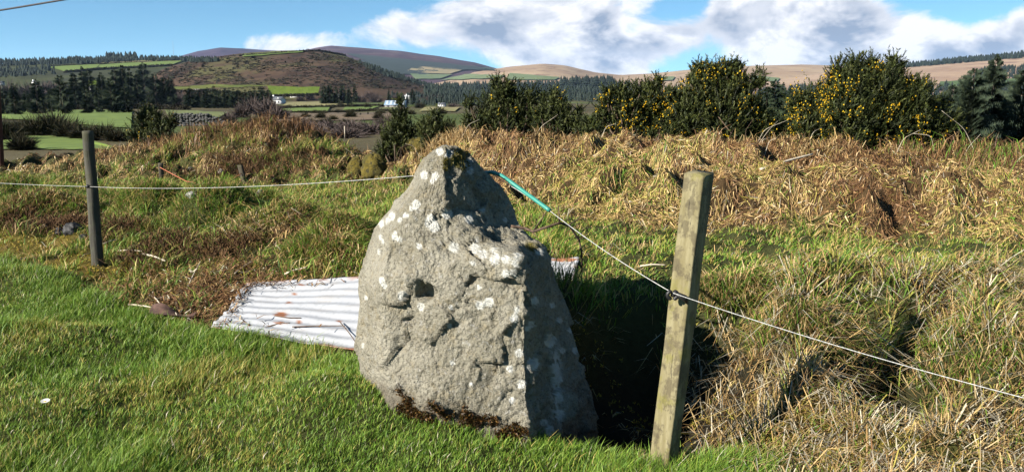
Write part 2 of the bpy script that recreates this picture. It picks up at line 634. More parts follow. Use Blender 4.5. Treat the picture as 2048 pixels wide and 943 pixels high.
def zones(x, y):
    d = dlawn(x, y) + .12 * n2(x, y, 2.2, 2, 40.0)
    t = (y - interp(x, FOOT)) / BANKW
    z = {}
    z['d'], z['t'] = d, t
    z['lawn'] = 1 - sstep(-.08, .08, d)
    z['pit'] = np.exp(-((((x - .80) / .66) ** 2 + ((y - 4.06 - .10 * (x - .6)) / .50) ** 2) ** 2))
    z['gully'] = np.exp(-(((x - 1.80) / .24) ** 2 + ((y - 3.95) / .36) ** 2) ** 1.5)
    z['moss'] = sstep(.16, .4, n2(x, y, 2.0, 3, 50.0) + .24 * sstep(-.5, -1.5, x) + .22 * sstep(-2.4, -3.2, x)) * sstep(0, .25, d) * (1 - sstep(.7, 1.25, d))
    for (mx, my, sx_, sy_) in MOSS_P:
        z['moss'] = np.maximum(z['moss'], sstep(.25, .6, np.exp(-(((x - mx) / sx_) ** 2 + ((y - my) / sy_) ** 2)) + .35 * n2(x, y, 4.0, 2, 55.0)) * (z['lawn'] < .6))
    z['moss'] = np.maximum(z['moss'], .9 * np.exp(-(((x - 1.2) / .55) ** 2 + ((y - 3.4) / .16) ** 2)))
    z['litter'] = np.exp(-(((x + 2.15) / .55) ** 2 + ((y - 5.75) / .42) ** 2))
    z['bank'] = sstep(-.12, .1, t)
    z['green'] = sstep(-.15, .35, n2(x, y, .75, 3, 60.0) + .8 * sstep(.3, .9, x) * sstep(1.05, 1.35, d) * (1 - sstep(-.1, .08, t)) + .5 * sstep(-3.5, -5.0, x) * sstep(0, .2, t) + .75 * (1 - sstep(-.22, .10, t)) + .25 * sstep(-1.0, -3.0, x) - .62 * sstep(.1, .5, t) * sstep(-2.0, .5, x))
    return z


# ------------------------------------------------------------------ ground sheet
def build_ground():
    az = np.radians(np.concatenate([np.linspace(-75, -36, 40)[:-1], np.linspace(-36, 36, 330), np.linspace(36, 75, 40)[1:]]))
    r = np.concatenate([np.geomspace(.5, 2.6, 24)[:-1], np.geomspace(2.6, 26, 250)[:-1], np.geomspace(26, 12000, 120)])
    R, A = np.meshgrid(r, az, indexing='ij')
    X, Y = R * np.sin(A), R * np.cos(A)
    x, y = X.ravel(), Y.ravel()
    z = ground_z(x, y)
    V = np.stack([x, y, z], 1)
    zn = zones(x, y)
    rr = R.ravel()
    col = np.zeros((len(x), 3)) + (.045, .032, .018)
    def over(c, m):
        nonlocal col
        col = col * (1 - m[:, None]) + np.array(c) * m[:, None]
    over((.075, .047, .022), zn['bank'] * (1 - sstep(1.6, 2.4, zn['t'])))
    over((.055, .065, .02), zn['green'] * .8 * sstep(0, .3, zn['d']))
    over((.060, .068, .020), zn['lawn'])
    over((.15, .11, .02), zn['moss'] * .7)
    over((.05, .032, .02), zn['litter'])
    over((.022, .018, .012), np.maximum(zn['pit'], zn['gully']))  # hollows coloured darker than the soil to deepen their shade
    far = sstep(2.0, 3.2, zn['t'])
    moor = n2(x, y, .02, 4, 70.0)
    mcol = np.array([.10, .085, .045])[None] * (1 + .6 * moor[:, None]) + np.array([-.02, .02, -.015])[None] * sstep(.0, .4, n2(x, y, .008, 3, 75.0))[:, None]
    col = col * (1 - far[:, None]) + mcol * far[:, None]
    T = grid_tris(len(r), len(az))
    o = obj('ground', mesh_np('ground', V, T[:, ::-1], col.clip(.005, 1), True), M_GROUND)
    tag(o, 'uneven earth, moss and turf falling away to the valley moor', 'ground', kind='structure')


build_ground()


# ------------------------------------------------------------------ hills
def hill_mat(name, base, second, patches, scale, third=None):
    m, t, b, out = mat_new(name)
    co = t.node('ShaderNodeTexCoord').outputs['Object']
    st = t.vmath('MULTIPLY', co, (1.0, .45, 2.0))
    f = t.maprange(t.noise(st, scale, 8, .66), .38, .62)
    c = t.mix(f, base, second)
    f2 = t.maprange(t.noise(t.vmath('ADD', st, (531., 77., 3.)), scale * 2.6, 7, .68), .5, .66)
    c = t.mix(f2, c, patches)
    if third is not None:
        f3 = t.maprange(t.noise(t.vmath('ADD', st, (91., 737., 30.)), scale * .6, 6, .6), .52, .63)
        c = t.mix(f3, c, third)
    t.put(b.inputs['Base Color'], c)
    b.inputs['Roughness'].default_value = 1.0
    b.inputs['Specular IOR Level'].default_value = .05
    return m


M_HILL = {
    'left_ridge': hill_mat('ridge_turf', (.05, .055, .03), (.07, .08, .035), (.035, .04, .025), .012),
    'far_peak': hill_mat('far_heather', (.050, .034, .062), (.075, .05, .078), (.10, .07, .085), .004),
    'heather_mountain': hill_mat('mountain_heather', (.062, .040, .060), (.10, .066, .080), (.14, .10, .095), .0045),
    'heather_hill': hill_mat('heather_and_grass', (.062, .040, .030), (.115, .075, .048), (.028, .023, .018), .022, (.105, .10, .042)),
    'tan_hill': hill_mat('moor_grass', (.33, .235, .16), (.41, .31, .21), (.22, .15, .115), .006),
    'right_hill': hill_mat('pale_moor_grass', (.34, .24, .17), (.42, .31, .22), (.23, .15, .12), .006),
}
for k, hd in HILLS.items():
    us = np.linspace(hd['sky'][0][0], hd['sky'][-1][0], 130)
    ys = np.concatenate([np.linspace(hd['Df'], hd['D'], 50), np.linspace(hd['D'], hd['D'] * 1.45, 9)[1:]])
    Yg, Ug = np.meshgrid(ys, us, indexing='ij')
    Xg = (Ug - 1024) / F * Yg * cos(PITCH)
    Z = hill_z(k, Xg.ravel(), Yg.ravel())
    Z[:130] -= 6
    o = obj('hill', mesh_np('hill', np.stack([Xg.ravel(), Yg.ravel(), Z], 1), grid_tris(len(ys), 130), None, True), M_HILL[k])
    tag(o, kind='structure')
    o['label'] = {'left_ridge': 'dark wooded ridge on the far left skyline', 'far_peak': 'small purple heather peak behind the rounded hill', 'heather_mountain': 'long purple heather mountain sloping down to the right',
                  'heather_hill': 'rounded brown heather and grass hill left of centre', 'tan_hill': 'low tan moorland hill in the centre distance', 'right_hill': 'pale moorland slope with forest at far right'}[k]


# draped fields
def drape(corners, n=26, m=8, lift=.0012, ymin=20, ymax=7800, wob=1.2):
    (a, b, c, d) = [np.array(q, float) for q in corners]           # top-left, top-right, bottom-right, bottom-left
    P = []
    for i in range(m):
        for j in range(n):
            s, q = j / (n - 1), i / (m - 1)
            top, bot = a + (b - a) * s, d + (c - d) * s
            uv = top + (bot - top) * q
            uv = uv + (0, wob * float(pn(np.array([[uv[0] * .045, uv[1] * .02, 2.0]]))[0]))
            p = on_ground(uv[0], uv[1], ymin, ymax)
            p[2] += lift * p[1]
            P.append(p)
    return np.array(P), grid_tris(m, n)[:, ::-1]


M_FIELD = {}
def field_mat(key, c1, c2, sc):
    if key not in M_FIELD:
        M_FIELD[key] = noisy_mat('pasture_' + key, c1, c2, sc, 1.0)
    return M_FIELD[key]


FIELD = {'green': ((.10, .155, .022), (.14, .20, .032), .5), 'pale': ((.11, .14, .04), (.15, .165, .05), .05), 'dry': ((.26, .22, .10), (.20, .20, .07), .05), 'dark': ((.06, .10, .03), (.08, .13, .035), .05),
         'forest': ((.016, .028, .024), (.024, .038, .028), .03), 'tan': ((.32, .25, .14), (.25, .22, .11), .02), 'hazygreen': ((.11, .16, .07), (.15, .19, .085), .01), 'moor': ((.17, .12, .07), (.11, .08, .05), .06)}
FIELDS = [  # key, corners, ymin, ymax
    ('green', [(0, 222), (265, 221), (262, 258), (0, 238)], 30, 300), ('green', [(20, 263), (130, 268), (250, 300), (-30, 300)], 16, 90), ('pale', [(330, 221), (455, 226), (440, 236), (335, 232)], 40, 300),
    ('green', [(95, 135), (200, 130), (190, 141), (130, 145)], 400, 3000), ('green', [(200, 131), (372, 122), (345, 131), (195, 139)], 400, 3000), ('dry', [(200, 124), (380, 119), (365, 124), (190, 130)], 400, 3000),
    ('pale', [(280, 180), (420, 171), (560, 173), (290, 184)], 200, 560), ('green', [(535, 174), (640, 176), (636, 189), (540, 192)], 200, 560), ('green', [(175, 163), (200, 163), (205, 172), (172, 172)], 200, 560),
    ('dry', [(575, 206), (690, 205), (695, 213), (560, 216)], 150, 560), ('green', [(560, 219), (660, 216), (655, 224), (556, 226)], 100, 500), ('green', [(690, 216), (760, 214), (740, 221), (684, 224)], 100, 500),
    ('dry', [(850, 216), (920, 216), (910, 224), (838, 224)], 100, 500), ('pale', [(760, 218), (800, 216), (795, 223), (752, 224)], 100, 500), ('moor', [(560, 228), (780, 226), (790, 240), (520, 246)], 80, 400),
    ('green', [(485, 110), (608, 102), (606, 106), (485, 115)], 600, 1200),
    ('forest', [(690, 108), (985, 138), (990, 142), (780, 140)], 2300, 5300), ('forest', [(715, 121), (880, 143), (850, 151), (780, 150)], 2300, 5300),
    ('tan', [(830, 134), (925, 141), (900, 150), (810, 146)], 2300, 5300), ('hazygreen', [(820, 149), (905, 151), (880, 159), (830, 160)], 1500, 5300), ('hazygreen', [(930, 150), (1010, 152), (1000, 158), (880, 162)], 1500, 3500),
    ('hazygreen', [(1020, 148), (1120, 156), (1110, 161), (1010, 161)], 1400, 3500), ('pale', [(1165, 172), (1240, 172), (1230, 180), (1150, 178)], 300, 2000), ('pale', [(870, 172), (940, 174), (930, 179), (850, 178)], 300, 2000),
    ('hazygreen', [(1310, 155), (1350, 155), (1345, 162), (1310, 163)], 900, 3500), ('hazygreen', [(1505, 152), (1560, 158), (1555, 164), (1500, 163)], 900, 3500), ('dark', [(1880, 165), (2048, 158), (2048, 172), (1880, 176)], 300, 2600),
]
for key, cs, y0, y1 in FIELDS:
    V, T = drape(cs, ymin=y0, ymax=y1)
    o = obj('field', mesh_np('field', V, T, None, True), field_mat(key, *FIELD[key]))
    tag(o, kind='structure')


# ------------------------------------------------------------------ standing stone
def project(P):
    q = P - np.array([0, 0, CAM_Z])
    fw = q[:, 1] * cos(PITCH) - q[:, 2] * sin(PITCH)
    up = q[:, 1] * sin(PITCH) + q[:, 2] * cos(PITCH)
    return 1024 + F * q[:, 0] / fw, 471.5 - F * up / fw


def build_stone():
    lv = np.array([300, 318, 345, 400, 450, 485, 505, 530, 560, 600, 700, 800, 900, 980], float)
    uL = [836, 831, 826, 800, 765, 741, 731, 721, 714, 716, 714, 728, 745, 755]
    uF = [852, 848, 845, 828, 802, 782, 772, 766, 763, 765, 768, 775, 790, 800]
    uE = [898, 893, 888, 888, 906, 950, 1000, 1044, 1050, 1050, 1052, 1054, 1058, 1060]
    uR = [917, 940, 962, 1000, 1026, 1060, 1082, 1098, 1112, 1128, 1158, 1180, 1190, 1195]
    yL = [4.12, 4.14, 4.15, 4.18, 4.20, 4.20, 4.20, 4.18, 4.16, 4.14, 4.10, 4.05, 4.0, 3.98]
    yF = [4.04, 4.02, 3.99, 3.95, 3.91, 3.88, 3.86, 3.84, 3.82, 3.80, 3.76, 3.71, 3.67, 3.65]
    yE = [3.99, 3.95, 3.92, 3.87, 3.83, 3.77, 3.70, 3.65, 3.63, 3.61, 3.57, 3.52, 3.47, 3.45]
    yR = [4.14, 4.16, 4.17, 4.17, 4.12, 3.98, 3.96, 4.0, 4.03, 4.06, 4.08, 4.06, 4.04, 4.02]
    lv0 = lv
    lv = np.array([297, 303, 312, 325, 345, 362, 380, 400, 428, 453, 483, 493, 510, 530, 560, 600, 700, 800, 900, 980], float)
    yL, yF, yE, yR = [np.interp(lv, lv0, q) for q in (yL, yF, yE, yR)]
    uL = [866, 858, 846, 836, 830, 824, 812, 793, 766, 751, 738, 734, 729, 720, 712, 714, 712, 726, 745, 755]
    uR = [908, 921, 935, 953, 978, 999, 1012, 1020, 1030, 1037, 1062, 1082, 1094, 1101, 1113, 1129, 1159, 1181, 1190, 1195]
    uE = [890, 893, 895, 892, 889, 888, 888, 891, 898, 912, 950, 970, 1010, 1044, 1050, 1050, 1052, 1054, 1058, 1060]
    uF = [876, 868, 860, 853, 849, 844, 836, 823, 804, 792, 780, 776, 770, 765, 763, 765, 768, 775, 790, 800]
    NV = 210
    vs = np.linspace(lv[0], lv[-1], NV)
    I = lambda a: np.interp(vs, lv, a)
    def line(u, y):
        return np.array([at_y(a, b, c) for a, b, c in zip(I(u), vs, I(y))])
    L, Fp, E, R = line(uL, yL), line(uF, yF), line(uE, yE), line(uR, yR)
    hgt = (vs - vs[0]) / (vs[-1] - vs[0])
    back = .10 + .38 * np.minimum(1, hgt * 2.2)
    BR = R + np.stack([-.06 + 0 * back, back * .9, 0 * back], 1)
    BL = L + np.stack([.06 + 0 * back, back, 0 * back], 1)
    segs = [(L, Fp, 30), (Fp, E, 118), (E, R, 62), (R, BR, 22), (BR, BL, 26), (BL, L, 20)]
    ring = []
    for a, b, n in segs:
        tt = np.arange(n) / n
        ring.append(a[:, None] * (1 - tt)[None, :, None] + b[:, None] * tt[None, :, None])
    G = np.concatenate(ring, 1)                     # NV x NC x 3
    NC = G.shape[1]
    bow = np.zeros(NC)
    bow[30:148] = np.sin(np.linspace(0, pi, 118)) * .03
    G[:, :, 1] -= bow[None] * np.minimum(1, hgt * 3)[:, None]
    def smooth(G, kr, kv):
        ker = np.exp(-.5 * (np.arange(-3 * kr, 3 * kr + 1) / kr) ** 2)
        ker /= ker.sum()
        o = sum(k * np.roll(G, j, 1) for k, j in zip(ker, range(-3 * kr, 3 * kr + 1)))
        kv_ = np.exp(-.5 * (np.arange(-3 * kv, 3 * kv + 1) / kv) ** 2)
        kv_ /= kv_.sum()
        pad = np.concatenate([np.repeat(o[:1], 3 * kv, 0), o, np.repeat(o[-1:], 3 * kv, 0)], 0)
        return sum(k * pad[i:i + NV] for i, k in enumerate(kv_))
    G = smooth(G, 1, 3)
    # rounded cap
    top = G[0]
    cen = top.mean(0)
    caps = []
    NCAP = 14
    for k in range(NCAP):
        a = (k + 1) / NCAP
        caps.append(cen + (top - cen) * (1 - a ** 2.5) + np.array([0, 0, .014 * sin(a * pi / 2)]))
    G = np.concatenate([np.array(caps)[::-1], G], 0)
    nr = len(G)
    def normals(G):
        du = np.roll(G, -1, 1) - np.roll(G, 1, 1)
        dv = np.gradient(G, axis=0)
        n = np.cross(dv, du)
        n /= np.linalg.norm(n, axis=2)[:, :, None] + 1e-9
        return n
    N = normals(G)
    if (N[nr // 2, 80, 1]) > 0:
        N = -N
    P = G.reshape(-1, 3)
    n = N.reshape(-1, 3)
    n[:NC * 6] = (0, 0, 1)
    col_id = np.tile(np.arange(NC), nr)
    frontm = sstep(26, 44, col_id) * (1 - sstep(205, 215, col_id))
    rough = .35 + .65 * frontm
    px, py = project(P)
    upper_r = np.exp(-(((px - 960) / 70) ** 2 + ((py - 410) / 90) ** 2))
    rg = lambda s, k: 1 - 2 * np.abs(fbm(P * s + k, 3))
    Pw = P + .02 * np.stack([pn(P * 9 + 3), pn(P * 9 + 30), pn(P * 9 + 60)], 1)
    def facets(Q, cell, tilt, seed):
        """chipped planes: each Voronoi cell of the surface is a small plane tilted its own way"""
        g = np.random.default_rng(seed)
        lo, hi = P.min(0) - .05, P.max(0) + .05
        near = g.choice(len(P), int(5.5 / cell ** 2 * .62))
        sites = P[near]
        tl = g.normal(size=(len(sites), 3)) * tilt
        out = np.zeros(len(Q))
        for k in range(0, len(Q), 1500):
            q = Q[k:k + 1500]
            d2 = (q ** 2).sum(1)[:, None] + (sites ** 2).sum(1)[None] - 2 * q @ sites.T
            j = d2.argmin(1)
            out[k:k + 1500] = ((q - sites[j]) * tl[j]).sum(1)
        return out
    Pf = P + .012 * np.stack([pn(P * 14 + 3), pn(P * 14 + 30), pn(P * 14 + 60)], 1)
    dsp = .020 * fbm(P * 3.1 + 4.0, 3) + rough * (.009 * fbm(Pw * np.array([9, 9, 6.]) + 8, 3, .5) + facets(Pf, .20, .13, 1) + facets(Pf, .085, .10, 2) + .6 * facets(Pf * 1.0, .030, .17, 3) + .003 * pn(Pw * 45) + .0015 * pn(P * 85))
    # blocky steps, like split faces
    q = fbm(Pw * np.array([7.0, 7.0, 5.0]) + 40, 2)
    dsp += frontm * .014 * (np.round(q * 4.0) / 4.0 - q) * 1.6
    dsp += upper_r * (.016 * fbm(P * np.array([15, 15, 5.0]) + 70, 3) + facets(Pf, .08, .20, 5))
    # hollow under the small overhang, its step, and little pits
    wx1, wy1 = fbm(P * 16 + 1, 2), fbm(P * 16 + 50, 2)
    def dent(cu, cv, ru, rv, dep, ang=0.0, sharp=2):
        a, b = (px - cu) + 9 * wx1, (py - cv) + 9 * wy1
        c_, s_ = cos(ang), sin(ang)
        e = ((a * c_ + b * s_) / ru) ** 2 + ((-a * s_ + b * c_) / rv) ** 2
        return -dep * np.exp(-e ** sharp) * frontm
    dsp += dent(852, 585, 20, 13, .08, -.55, 2) + .04 * np.exp(-(((px - 826) / 20) ** 2 + ((py - 556) / 16) ** 2))
    dsp += dent(812, 643, 14, 5, .03, .2)+ dent(800, 690, 18, 24, .02, .3) + dent(935, 640, 40, 10, .012, -.3) + dent(870, 700, 30, 12, .012, .5) + dent(897, 352, 8, 34, .02, .1) + dent(905, 440, 12, 24, .012, .1) + dent(978, 430, 12, 42, .014, -.15) + dent(880, 475, 14, 18, .010)
    for cu, cv in ((728, 650), (752, 620), (742, 600), (765, 585), (760, 640), (735, 560)):
        dsp += dent(cu, cv, 4, 4, .015) + -.015 * np.exp(-(((px - cu) / 3.5) ** 2 + ((py - cv) / 4) ** 2)) * (1 - frontm)
    dsp += .02 * sstep(470, 500, py) * (1 - sstep(520, 560, py)) * sstep(900, 960, px) * frontm
    P2 = P + n * dsp[:, None]
    px, py = project(P2)
    nf = normals(P2.reshape(nr, NC, 3)).reshape(-1, 3)
    spots = [(858, 445, 10), (868, 453, 11), (862, 436, 8), (895, 427, 11), (938, 438, 9), (907, 494, 10), (950, 497, 10), (966, 508, 10), (990, 517, 11), (1012, 519, 8), (1034, 512, 8), (1031, 527, 7), (986, 499, 6), (946, 526, 5),
             (838, 492, 6), (784, 432, 9), (775, 441, 7), (763, 447, 8), (812, 431, 6), (800, 440, 5), (832, 409, 9), (824, 415, 6), (870, 352, 8), (848, 350, 8), (865, 362, 5), (762, 473, 6), (790, 472, 9), (799, 479, 6), (758, 503, 6), (766, 483, 4),
             (1012, 547, 8), (1027, 545, 8), (958, 575, 5), (764, 560, 8), (769, 571, 6), (978, 604, 10), (960, 610, 9), (1029, 637, 9), (898, 650, 6), (842, 613, 8), (806, 592, 10), (902, 614, 5), (1038, 705, 9), (1043, 768, 9), (1020, 737, 7), (1033, 620, 6), (1024, 800, 6), (905, 725, 5), (942, 768, 4), (725, 690, 5), (732, 595, 5),
             (1100, 680, 13), (1065, 727, 13), (1110, 735, 9), (1114, 760, 11), (1118, 795, 9), (1120, 825, 8), (1125, 700, 6), (1070, 602, 8), (1062, 648, 7), (1056, 656, 6), (1105, 610, 6), (1120, 640, 6), (1100, 860, 10), (1088, 845, 8), (1150, 700, 6), (1140, 660, 5),
             (920, 312, 13), (935, 322, 10), (900, 308, 10), (880, 303, 8), (940, 340, 8), (1080, 500, 10), (965, 420, 6), (1010, 440, 5)]
    lich = np.zeros(len(P2))
    wob = 1 + .28 * fbm(P2 * 60, 2)
    for cu, cv, r in spots:
        e = np.hypot((px - cu) / (1.0 if cu > 1055 or cu > 790 else .75), (py - cv) / 1.05) / (r * wob)
        lich = np.maximum(lich, (1 - sstep(.88, 1.0, e)) * (.80 + .20 * sstep(.35, .85, e)))
    streak = np.exp(-((px - 1113 - (py - 750) * .03) / 11) ** 2) * sstep(670, 720, py) * (1 - sstep(830, 860, py))
    lich = np.maximum(lich, streak * sstep(.02, .25, fbm(P2 * np.array([40, 40, 22.0]), 3) + .22))
    lich *= (nf @ np.array([0, -1, 0.25]) < 99)
    mosst = np.exp(-(((px - 912) / 16) ** 2 + ((py - 322) / 13) ** 2)) + .8 * np.exp(-(((px - 1065) / 20) ** 2 + ((py - 492) / 10) ** 2)) + .6 * np.exp(-(((px - 930) / 30) ** 2 + ((py - 302) / 8) ** 2))
    mosst = sstep(.25, .6, mosst + .35 * fbm(P2 * 45, 2) * (mosst > .12))
    base = sstep(-20, 25, py - np.interp(px, [730, 800, 900, 1000, 1060, 1180], [765, 775, 815, 850, 872, 850]) + 22 * fbm(P2 * 16, 3))
    T = grid_tris(nr, NC, True)
    V = np.concatenate([P2, P2[:NC].mean(0)[None]])
    k = np.arange(NC)
    T = np.concatenate([T, np.stack([np.full(NC, len(P2)), (k + 1) % NC, k], 1)])
    ex = lambda a: np.concatenate([a, a[:1]])
    me = mesh_np('stone_body', V, T, None, True, {'lichen': ex(lich), 'moss': ex(mosst), 'foot': ex(base)})
    m, t, b, out = mat_new('weathered_granite')
    co = t.node('ShaderNodeTexCoord').outputs['Object']
    big = t.maprange(t.noise(co, 4.0, 5, .6), .35, .65)
    c = t.mix(big, (.25, .232, .175), (.365, .342, .272))
    c = t.mix(t.math('MULTIPLY', t.maprange(t.noise(co, 17.0, 5, .65), .5, .68), .55), c, (.30, .25, .15))
    c = t.mix(t.math('MULTIPLY', t.maprange(t.noise(co, 70.0, 4, .65), .50, .64), .6), c, (.085, .075, .058))
    c = t.mix(t.math('MULTIPLY', t.maprange(t.noise(t.vmath('ADD', co, (7., 3., 1.)), 120.0, 3, .6), .56, .68), .6), c, (.38, .36, .30))
    sp = t.maprange(t.noise(t.vmath('ADD', co, (9., 9., 1.)), 48.0, 3, .65), .60, .655)
    c = t.mix(t.math('MULTIPLY', sp, .6), c, (.42, .41, .38))
    c = t.mix(t.math('MULTIPLY', t.attr('foot').outputs['Fac'], .55), c, (.055, .035, .018))
    lf = t.math('MULTIPLY', t.attr('lichen').outputs['Fac'], t.maprange(t.noise(co, 70.0, 4, .7), .18, .5, .55, 1.0))
    c = t.mix(lf, c, t.mix(t.noise(co, 14.0, 3, .6), (.56, .57, .52), (.76, .755, .72)))
    c = t.mix(t.attr('moss').outputs['Fac'], c, (.10, .085, .012))
    t.put(b.inputs['Base Color'], c)
    b.inputs['Roughness'].default_value = .9
    b.inputs['Specular IOR Level'].default_value = .2
    bp = t.node('ShaderNodeBump')
    bp.inputs['Strength'].default_value = 1.0
    bp.inputs['Distance'].default_value = .022
    t.put(bp.inputs['Height'], t.math('ADD', t.noise(co, 75.0, 5, .65), t.math('MULTIPLY', t.noise(co, 30.0, 4, .6), 1.6)))
    t.l.new(bp.outputs[0], b.inputs['Normal'])
    root = thing('standing_stone', 'tall weathered grey standing stone with white lichen spots', 'stone', (-.05, 3.85, 0))
    o = obj('stone_body', me, m, root)
    o.location = (.05, -3.85, 0)
    return root, P2, px, py, nf, frontm, col_id


stone, SP, SPX, SPY, SN, SFR, SCOL = build_stone()


# mossy cushions at the foot and top of the stone: short upright fuzz
def fuzz(points, normals_, size, cols, acc, per=7, seed=0):
    g = np.random.default_rng(seed)
    n = len(points) * per
    P = np.repeat(points, per, 0) + g.normal(size=(n, 3)) * size * .5
    N = np.repeat(normals_, per, 0) + g.normal(size=(n, 3)) * .7
    N /= np.linalg.norm(N, axis=1)[:, None]
    a = np.cross(N, g.normal(size=(n, 3)))
    a /= np.linalg.norm(a, axis=1)[:, None] + 1e-9
    ln = size * g.uniform(.6, 1.5, n)
    V = np.stack([P - a * (size * .28), P + a * (size * .28), P + N * ln[:, None]], 1).reshape(-1, 3)
    c = cols[g.integers(0, len(cols), n)] * g.uniform(.7, 1.25, (n, 1))
    acc.add(V, np.arange(3 * n).reshape(-1, 3), np.repeat(c, 3, 0))


def stone_moss():
    g = np.random.default_rng(8)
    cols = np.array([(.07, .035, .010), (.12, .055, .012), (.045, .022, .008), (.17, .09, .02), (.06, .05, .012)])
    line = np.interp(SPX, [770, 800, 840, 880, 900, 925, 950, 975, 1000, 1020, 1050, 1090, 1130], [792, 778, 788, 822, 838, 815, 845, 835, 842, 850, 862, 885, 880])
    m = (SFR > .3) & (SPY > line - 8) & (SPX > 795) & (SPX < 1140) & (SPY < line + 70)
    m &= (fbm(SP * 10 + 3, 2) > .02)
    idx = np.nonzero(m)[0]
    idx = g.choice(idx, min(len(idx), 2600), replace=False)
    acc = Acc()
    fuzz(SP[idx] + np.array([0, -.006, 0]), SN[idx] * 0 + np.array([-.2, -.8, .5]), .014, cols, acc, 5, 1)
    o = obj('moss', acc.mesh('moss'), M_STRAW, stone)
    o.location = (.05, -3.85, 0)
    o['label'] = 'brown moss cushions along the foot of the stone'
    o['kind'] = 'stuff'
    m = (np.abs(SPX - 912) < 26) & (np.abs(SPY - 320) < 22) & (SPY < 345)
    m &= fbm(SP * 22 + 3, 2) > .05
    idx = np.nonzero(m)[0]
    acc = Acc()
    fuzz(SP[idx], SN[idx] * 0 + np.array([0, -.3, .9]), .008, np.array([(.10, .09, .012), (.16, .13, .02), (.06, .05, .01)]), acc, 3, 2)
    o = obj('moss', acc.mesh('moss'), M_STRAW, stone)
    o.location = (.05, -3.85, 0)
    o['label'] = 'olive moss tuft on the top of the stone'
    o['kind'] = 'stuff'


stone_moss()


# ------------------------------------------------------------------ iron sheets
def build_sheet(q, name, label, pitch_n, nu, nv, amp, rust_spots, seed, left_ragged=.0):
    fl, fr, nr_, nl = [np.array(a) for a in q]
    g = np.random.default_rng(seed)
    S, W = np.meshgrid(np.linspace(0, 1, nu), np.linspace(0, 1, nv), indexing='ij')
    s_, w_ = S.ravel(), W.ravel()
    rag = left_ragged * (.5 + .5 * np.sin(w_ * 9.0 + seed)) * (1 - s_) * .5 + left_ragged * .4 * pn(np.stack([w_ * 7, s_ * 0, s_ * 0 + seed], 1)) * (1 - s_)
    ss = s_ + rag
    top = fl + (fr - fl) * ss[:, None]
    bot = nl + (nr_ - nl) * ss[:, None]
    P = top + (bot - top) * w_[:, None]
    nrm = np.cross(fr - fl, nl - fl)
    nrm = nrm / np.linalg.norm(nrm)
    if nrm[2] < 0:
        nrm = -nrm
    h = amp * np.cos(w_ * pitch_n * 2 * pi) + .012 * pn(np.stack([ss * 3, w_ * 2, ss * 0 + seed], 1)) + .004 * pn(np.stack([ss * 9, w_ * 9, ss * 0 + seed], 1))
    P = P + nrm * h[:, None]
    u, v = project(P)
    rust = np.zeros(len(P))
    for (cu, cv, ru, rv) in rust_spots:
        rust = np.maximum(rust, 1 - sstep(.75, 1.1, np.hypot((u - cu) / ru, (v - cv) / rv) + .35 * pn(np.stack([u * .12, v * .12, u * 0], 1))))
    edge = 1 - sstep(.0, .05, np.minimum(np.minimum(w_, 1 - w_), 1 - s_) + .02 * pn(P * 25))
    rust = np.maximum(rust, edge * .8 * sstep(-.05, .3, fbm(P * 7, 3)))
    T = grid_tris(nu, nv)
    th = nrm * -.0012
    V = np.concatenate([P, P + th])
    bo = np.concatenate([np.arange(nv), (np.arange(1, nu)) * nv + nv - 1, (nu - 1) * nv + np.arange(nv - 2, -1, -1), np.arange(nu - 2, 0, -1) * nv])
    b2 = np.roll(bo, -1)
    K = len(P)
    T = np.concatenate([T, T[:, ::-1] + K, np.stack([bo, bo + K, b2 + K], 1), np.stack([bo, b2 + K, b2], 1)])
    root = thing(name, label, 'metal sheet', P.mean(0), 'corrugated iron sheets')
    c0 = P.mean(0)
    o = obj('corrugated_panel', mesh_np(name, V - c0, T, None, True, {'rust': np.concatenate([rust, rust])}), M_IRON, root)
    return root


def iron_mat():
    m, t, b, out = mat_new('galvanised_iron')
    co = t.node('ShaderNodeTexCoord').outputs['Object']
    st = t.vmath('MULTIPLY', co, (1.2, 5.0, 5.0))
    c = t.mix(t.noise(st, 6.0, 6, .65), (.38, .40, .44), (.49, .505, .53))
    c = t.mix(t.maprange(t.noise(co, 40.0, 4, .6), .45, .75), c, (.36, .375, .40))
    c = t.mix(t.math('MULTIPLY', t.maprange(t.noise(st, 2.5, 5, .6), .52, .72), .45), c, (.42, .38, .33))
    c = t.mix(t.attr('rust').outputs['Fac'], c, t.mix(t.noise(co, 60.0, 4, .6), (.20, .075, .035), (.36, .16, .08)))
    t.put(b.inputs['Base Color'], c)
    b.inputs['Roughness'].default_value = .62
    b.inputs['Metallic'].default_value = .25
    return m


M_IRON = iron_mat()
build_sheet(SHEET_A, 'corrugated_sheet', 'pale corrugated iron sheet with rust spots left of the standing stone', 9, 44, 100, .0044,
            [(563, 628, 13, 6), (598, 643, 6, 4), (578, 605, 5, 3), (590, 587, 4, 2.5), (602, 569, 5, 2.5), (560, 645, 10, 3), (700, 700, 18, 6), (676, 641, 4, 2)], 3, .05)
build_sheet(SHEET_B, 'corrugated_sheet', 'small end of a corrugated iron sheet with rusty edge right of the stone', 6, 40, 80, .008, [(1130, 519, 30, 4), (1150, 560, 4, 20)], 6)


